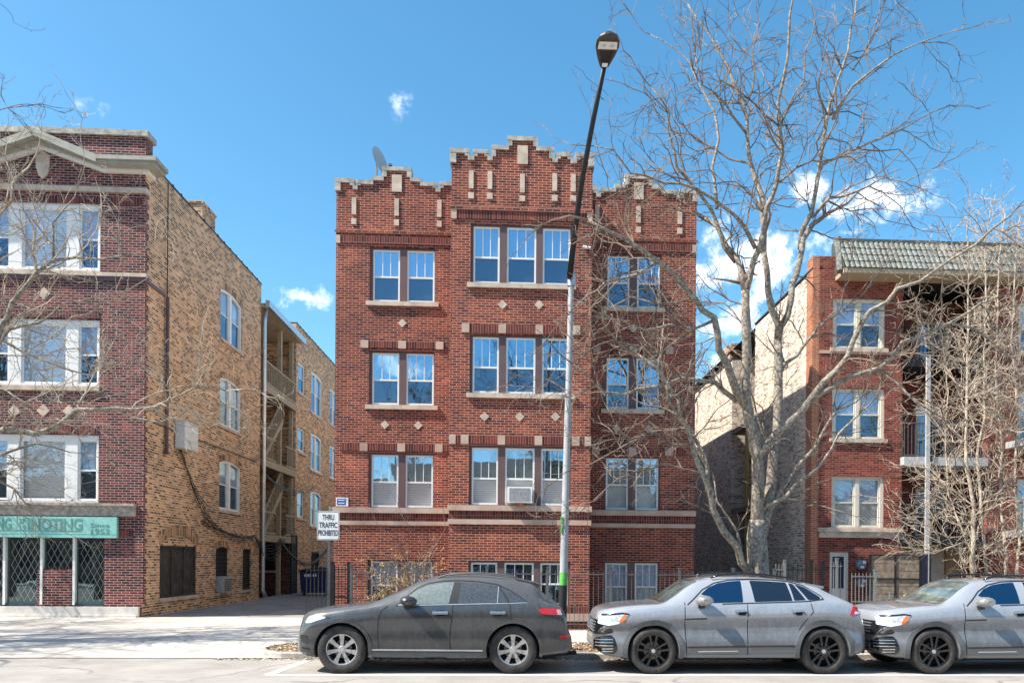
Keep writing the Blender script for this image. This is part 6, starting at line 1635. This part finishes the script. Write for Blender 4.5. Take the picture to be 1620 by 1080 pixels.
for pl in ([(603,250),(600,340),(606,470),(612,550)],[(945,252),(944,400),(942,550)],[(1290,245),(1300,300),(1265,345),(1225,400)],[(610,492),(1215,490)]):
    both('panel_gap',bvh,strip(VX(pl),.010),M_seam,car,off=.002)
M_dline=mat('crease shadow line trim',(.05,.055,.06),.5)
both('crease_shade_strip',bvh,VX([(600,338),(720,334),(720,342),(600,344)]),M_gblack,car,off=.006)  # black strip paints in the shade under the door crease
both('door_trim',bvh,rounded(VX([(618,490),(935,484),(935,494),(618,499)]),.006),M_gblack,car,off=.01)
both('door_trim',bvh,rounded(VX([(950,484),(1212,482),(1212,490),(950,494)]),.006),M_gblack,car,off=.01)
both('door_bright_trim',bvh,rounded(VX([(672,514),(890,512),(890,517),(672,520)]),.004),M_chrome,car,off=.01)
both('sill',bvh,VX([(612,535),(1210,532),(1212,556),(610,560)]),mat('grey sill',(.20,.21,.22),.6),car,off=.006)
# character line: raised crease
0 and both('body_crease',bvh,VX([(600,330),(760,326),(1000,324),(1215,322),(1215,330),(1000,332),(760,334),(720,336),(600,339)]),P_vw,car,off=.010)
both('wheel_arch',bvh,arc_band(wf,.446,.53,-18,196),M_clad,car,off=.020,grid=.07,skirt=.035)
both('wheel_arch',bvh,arc_band(wr_,.446,.53,-18,196),M_clad,car,off=.020,grid=.07,skirt=.035)
for a,b in ((868,940),(1178,1246)):
    both('handle_recess',bvh,rounded(VX([(a+22,302),(b,300),(b-10,320),(a+30,320)]),.02),M_seam,car,off=.002)
    both('door_handle',bvh,rounded(VX([(a,290),(b,290),(b-2,302),(a+4,305)]),.015),M_silver,car,off=.032,grid=.03,skirt=.03)
both('tail_lamp',bvh,rounded(VX([(1512,272),(1535,262),(1568,266),(1572,315),(1530,322),(1492,314)],YC-.9),.015),M_redl,car,off=.01)
both('tail_lamp_clear',bvh,rounded(VX([(1522,300),(1568,298),(1568,312),(1518,314)],YC-.9),.008),M_wlamp,car,off=.014)
hl=both('headlamp',bvh,rounded(VX([(135,322),(180,312),(255,306),(288,312),(270,345),(240,362),(185,372),(132,364)],YC-.82),.02),M_lamp,car,off=.008,grid=.03)
both('headlamp_strip',bvh,rounded(VX([(132,352),(200,356),(232,352),(238,362),(185,374),(132,366)],YC-.82),.01),M_wlamp,car,off=.014,grid=.03)
both('headlamp_upper_trim',bvh,rounded(VX([(150,316),(255,303),(290,309),(288,316),(255,311),(150,324)],YC-.82),.006),M_gblack,car,off=.014,grid=.03)
both('indicator',bvh,rounded(VX([(236,352),(262,316),(280,318),(266,345),(246,360)],YC-.84),.01),M_amber,car,off=.013,grid=.03)
both('bumper_vent',bvh,rounded(VX([(108,455),(150,430),(200,428),(214,445),(228,500),(212,528),(150,524),(120,500)],YC-.84),.03),M_gblack,car,off=.008,grid=.03)
for yy in (452,468,484,500,514):
    both('vent_fin',bvh,rounded(VX([(118 if yy<500 else 150,yy),(205,yy-3),(206,yy+1),(118 if yy<500 else 150,yy+5)],YC-.84),.003),M_silver if yy>480 else P_vw,car,off=.016,grid=.04)
# front: grille, badge, lower grille
gr=patch(bvh,rounded([(-.80,.66),(.80,.66),(.86,.70),(.82,.905),(-.82,.905),(-.86,.70)],.03),'front',.004); gl=link('grille',gr,M_gblack,car,False)
for zz in (.70,.75,.80,.85):
    s_=patch(bvh,[(-.56,zz),(.56,zz),(.56,zz+.018),(-.56,zz+.018)],'front',.016); link('grille_slat',s_,M_galv,gl,False)
gr=patch(bvh,rounded([(-.70,.42),(.70,.42),(.74,.50),(.60,.54),(-.60,.54),(-.74,.50)],.03),'front',.006); lg=link('lower_grille',gr,M_gblack,car,False)
for zz in (.44,.47,.50):
    s_=patch(bvh,[(-.6,zz),(.6,zz),(.6,zz+.010),(-.6,zz+.010)],'front',.014); link('grille_slat',s_,M_silver,lg,False)
# round badge with letters on the grille and hub caps
q=MB(); 
def badge(q,c,r,T_):
    n=24
    o=[(r*math.cos(2*math.pi*k/n),r*math.sin(2*math.pi*k/n)) for k in range(n)]; i_=[(a*.84,b*.84) for a,b in o]
    q.T=T_; q.ring(o,i_,-.010,.01)
    for pl in ([(-.30,.78),(0,.14),(.30,.78)],[(-.74,.36),(-.36,-.68),(0,.02),(.36,-.68),(.74,.36)]):
        s_=strip([(a*r,b*r) for a,b in pl],r*.15); q.prism(s_,-.010,.0)
q=MB(); hitp,_,_,_=bvh.ray_cast(Vector((-1,0,.79)),Vector((1,0,0))); badge(q,None,.095,lambda x,y,z,h=hitp.x:(h-.012+y,-x,.79+z)); q.build('badge',M_chrome,car)
wx0,wx1=vx(1043)+.02,vx(1108)-.02
link('windscreen',patch(bvh,rounded([(wx0,-.74),(wx0,.74),(wx1,.62),(wx1,-.62)],.08),'top',.004),M_wsh,car,False)
link('rear_window',patch(bvh,rounded([(vx(1313),-.60),(vx(1313),.60),(vx(1352),.70),(vx(1352),-.70)],.06),'top',.004),M_cglassK,car,False)
q=MB(); e=(vx(1285),vz(918)); f_=(vx(1315),vz(923.5)); q.prism([(e[0],e[1]),(f_[0]+.03,f_[1]+.005),(f_[0]+.02,f_[1]-.04),(e[0],e[1]-.07)],-.62,.62); q.build('spoiler',P_vw,car)
for s in (-1,1):
    q=MB(); q.tube([(vx(a)+ (0),s*.63,vz(b)+.01) for a,b in ((1128,912),(1142,908),(1175,905.6),(1215,906.5),(1255,911),(1272,915.5))],.018,8); q.build('roof_rail',M_gblack,car,smooth=True)
mx_,mz_=VX([(698,241)],YC-1.05)[0]
mirror_part(car,mx_,mz_,.175,.092,mat('satin grey mirror shell',(.36,.35,.34),.25,metal=.5,coat=.5),M_gblack,yb=.95)
for s in (-1,1):
    for wq in (wf,wr_): wheel(car,wq[0],.392,s,.392,.285,5,M_gblack,'twin',s*(.965-.15))
q=MB(); q.box(.5,4.3,-.62,.62,.22,.32); q.build('underbody',M_under,car)
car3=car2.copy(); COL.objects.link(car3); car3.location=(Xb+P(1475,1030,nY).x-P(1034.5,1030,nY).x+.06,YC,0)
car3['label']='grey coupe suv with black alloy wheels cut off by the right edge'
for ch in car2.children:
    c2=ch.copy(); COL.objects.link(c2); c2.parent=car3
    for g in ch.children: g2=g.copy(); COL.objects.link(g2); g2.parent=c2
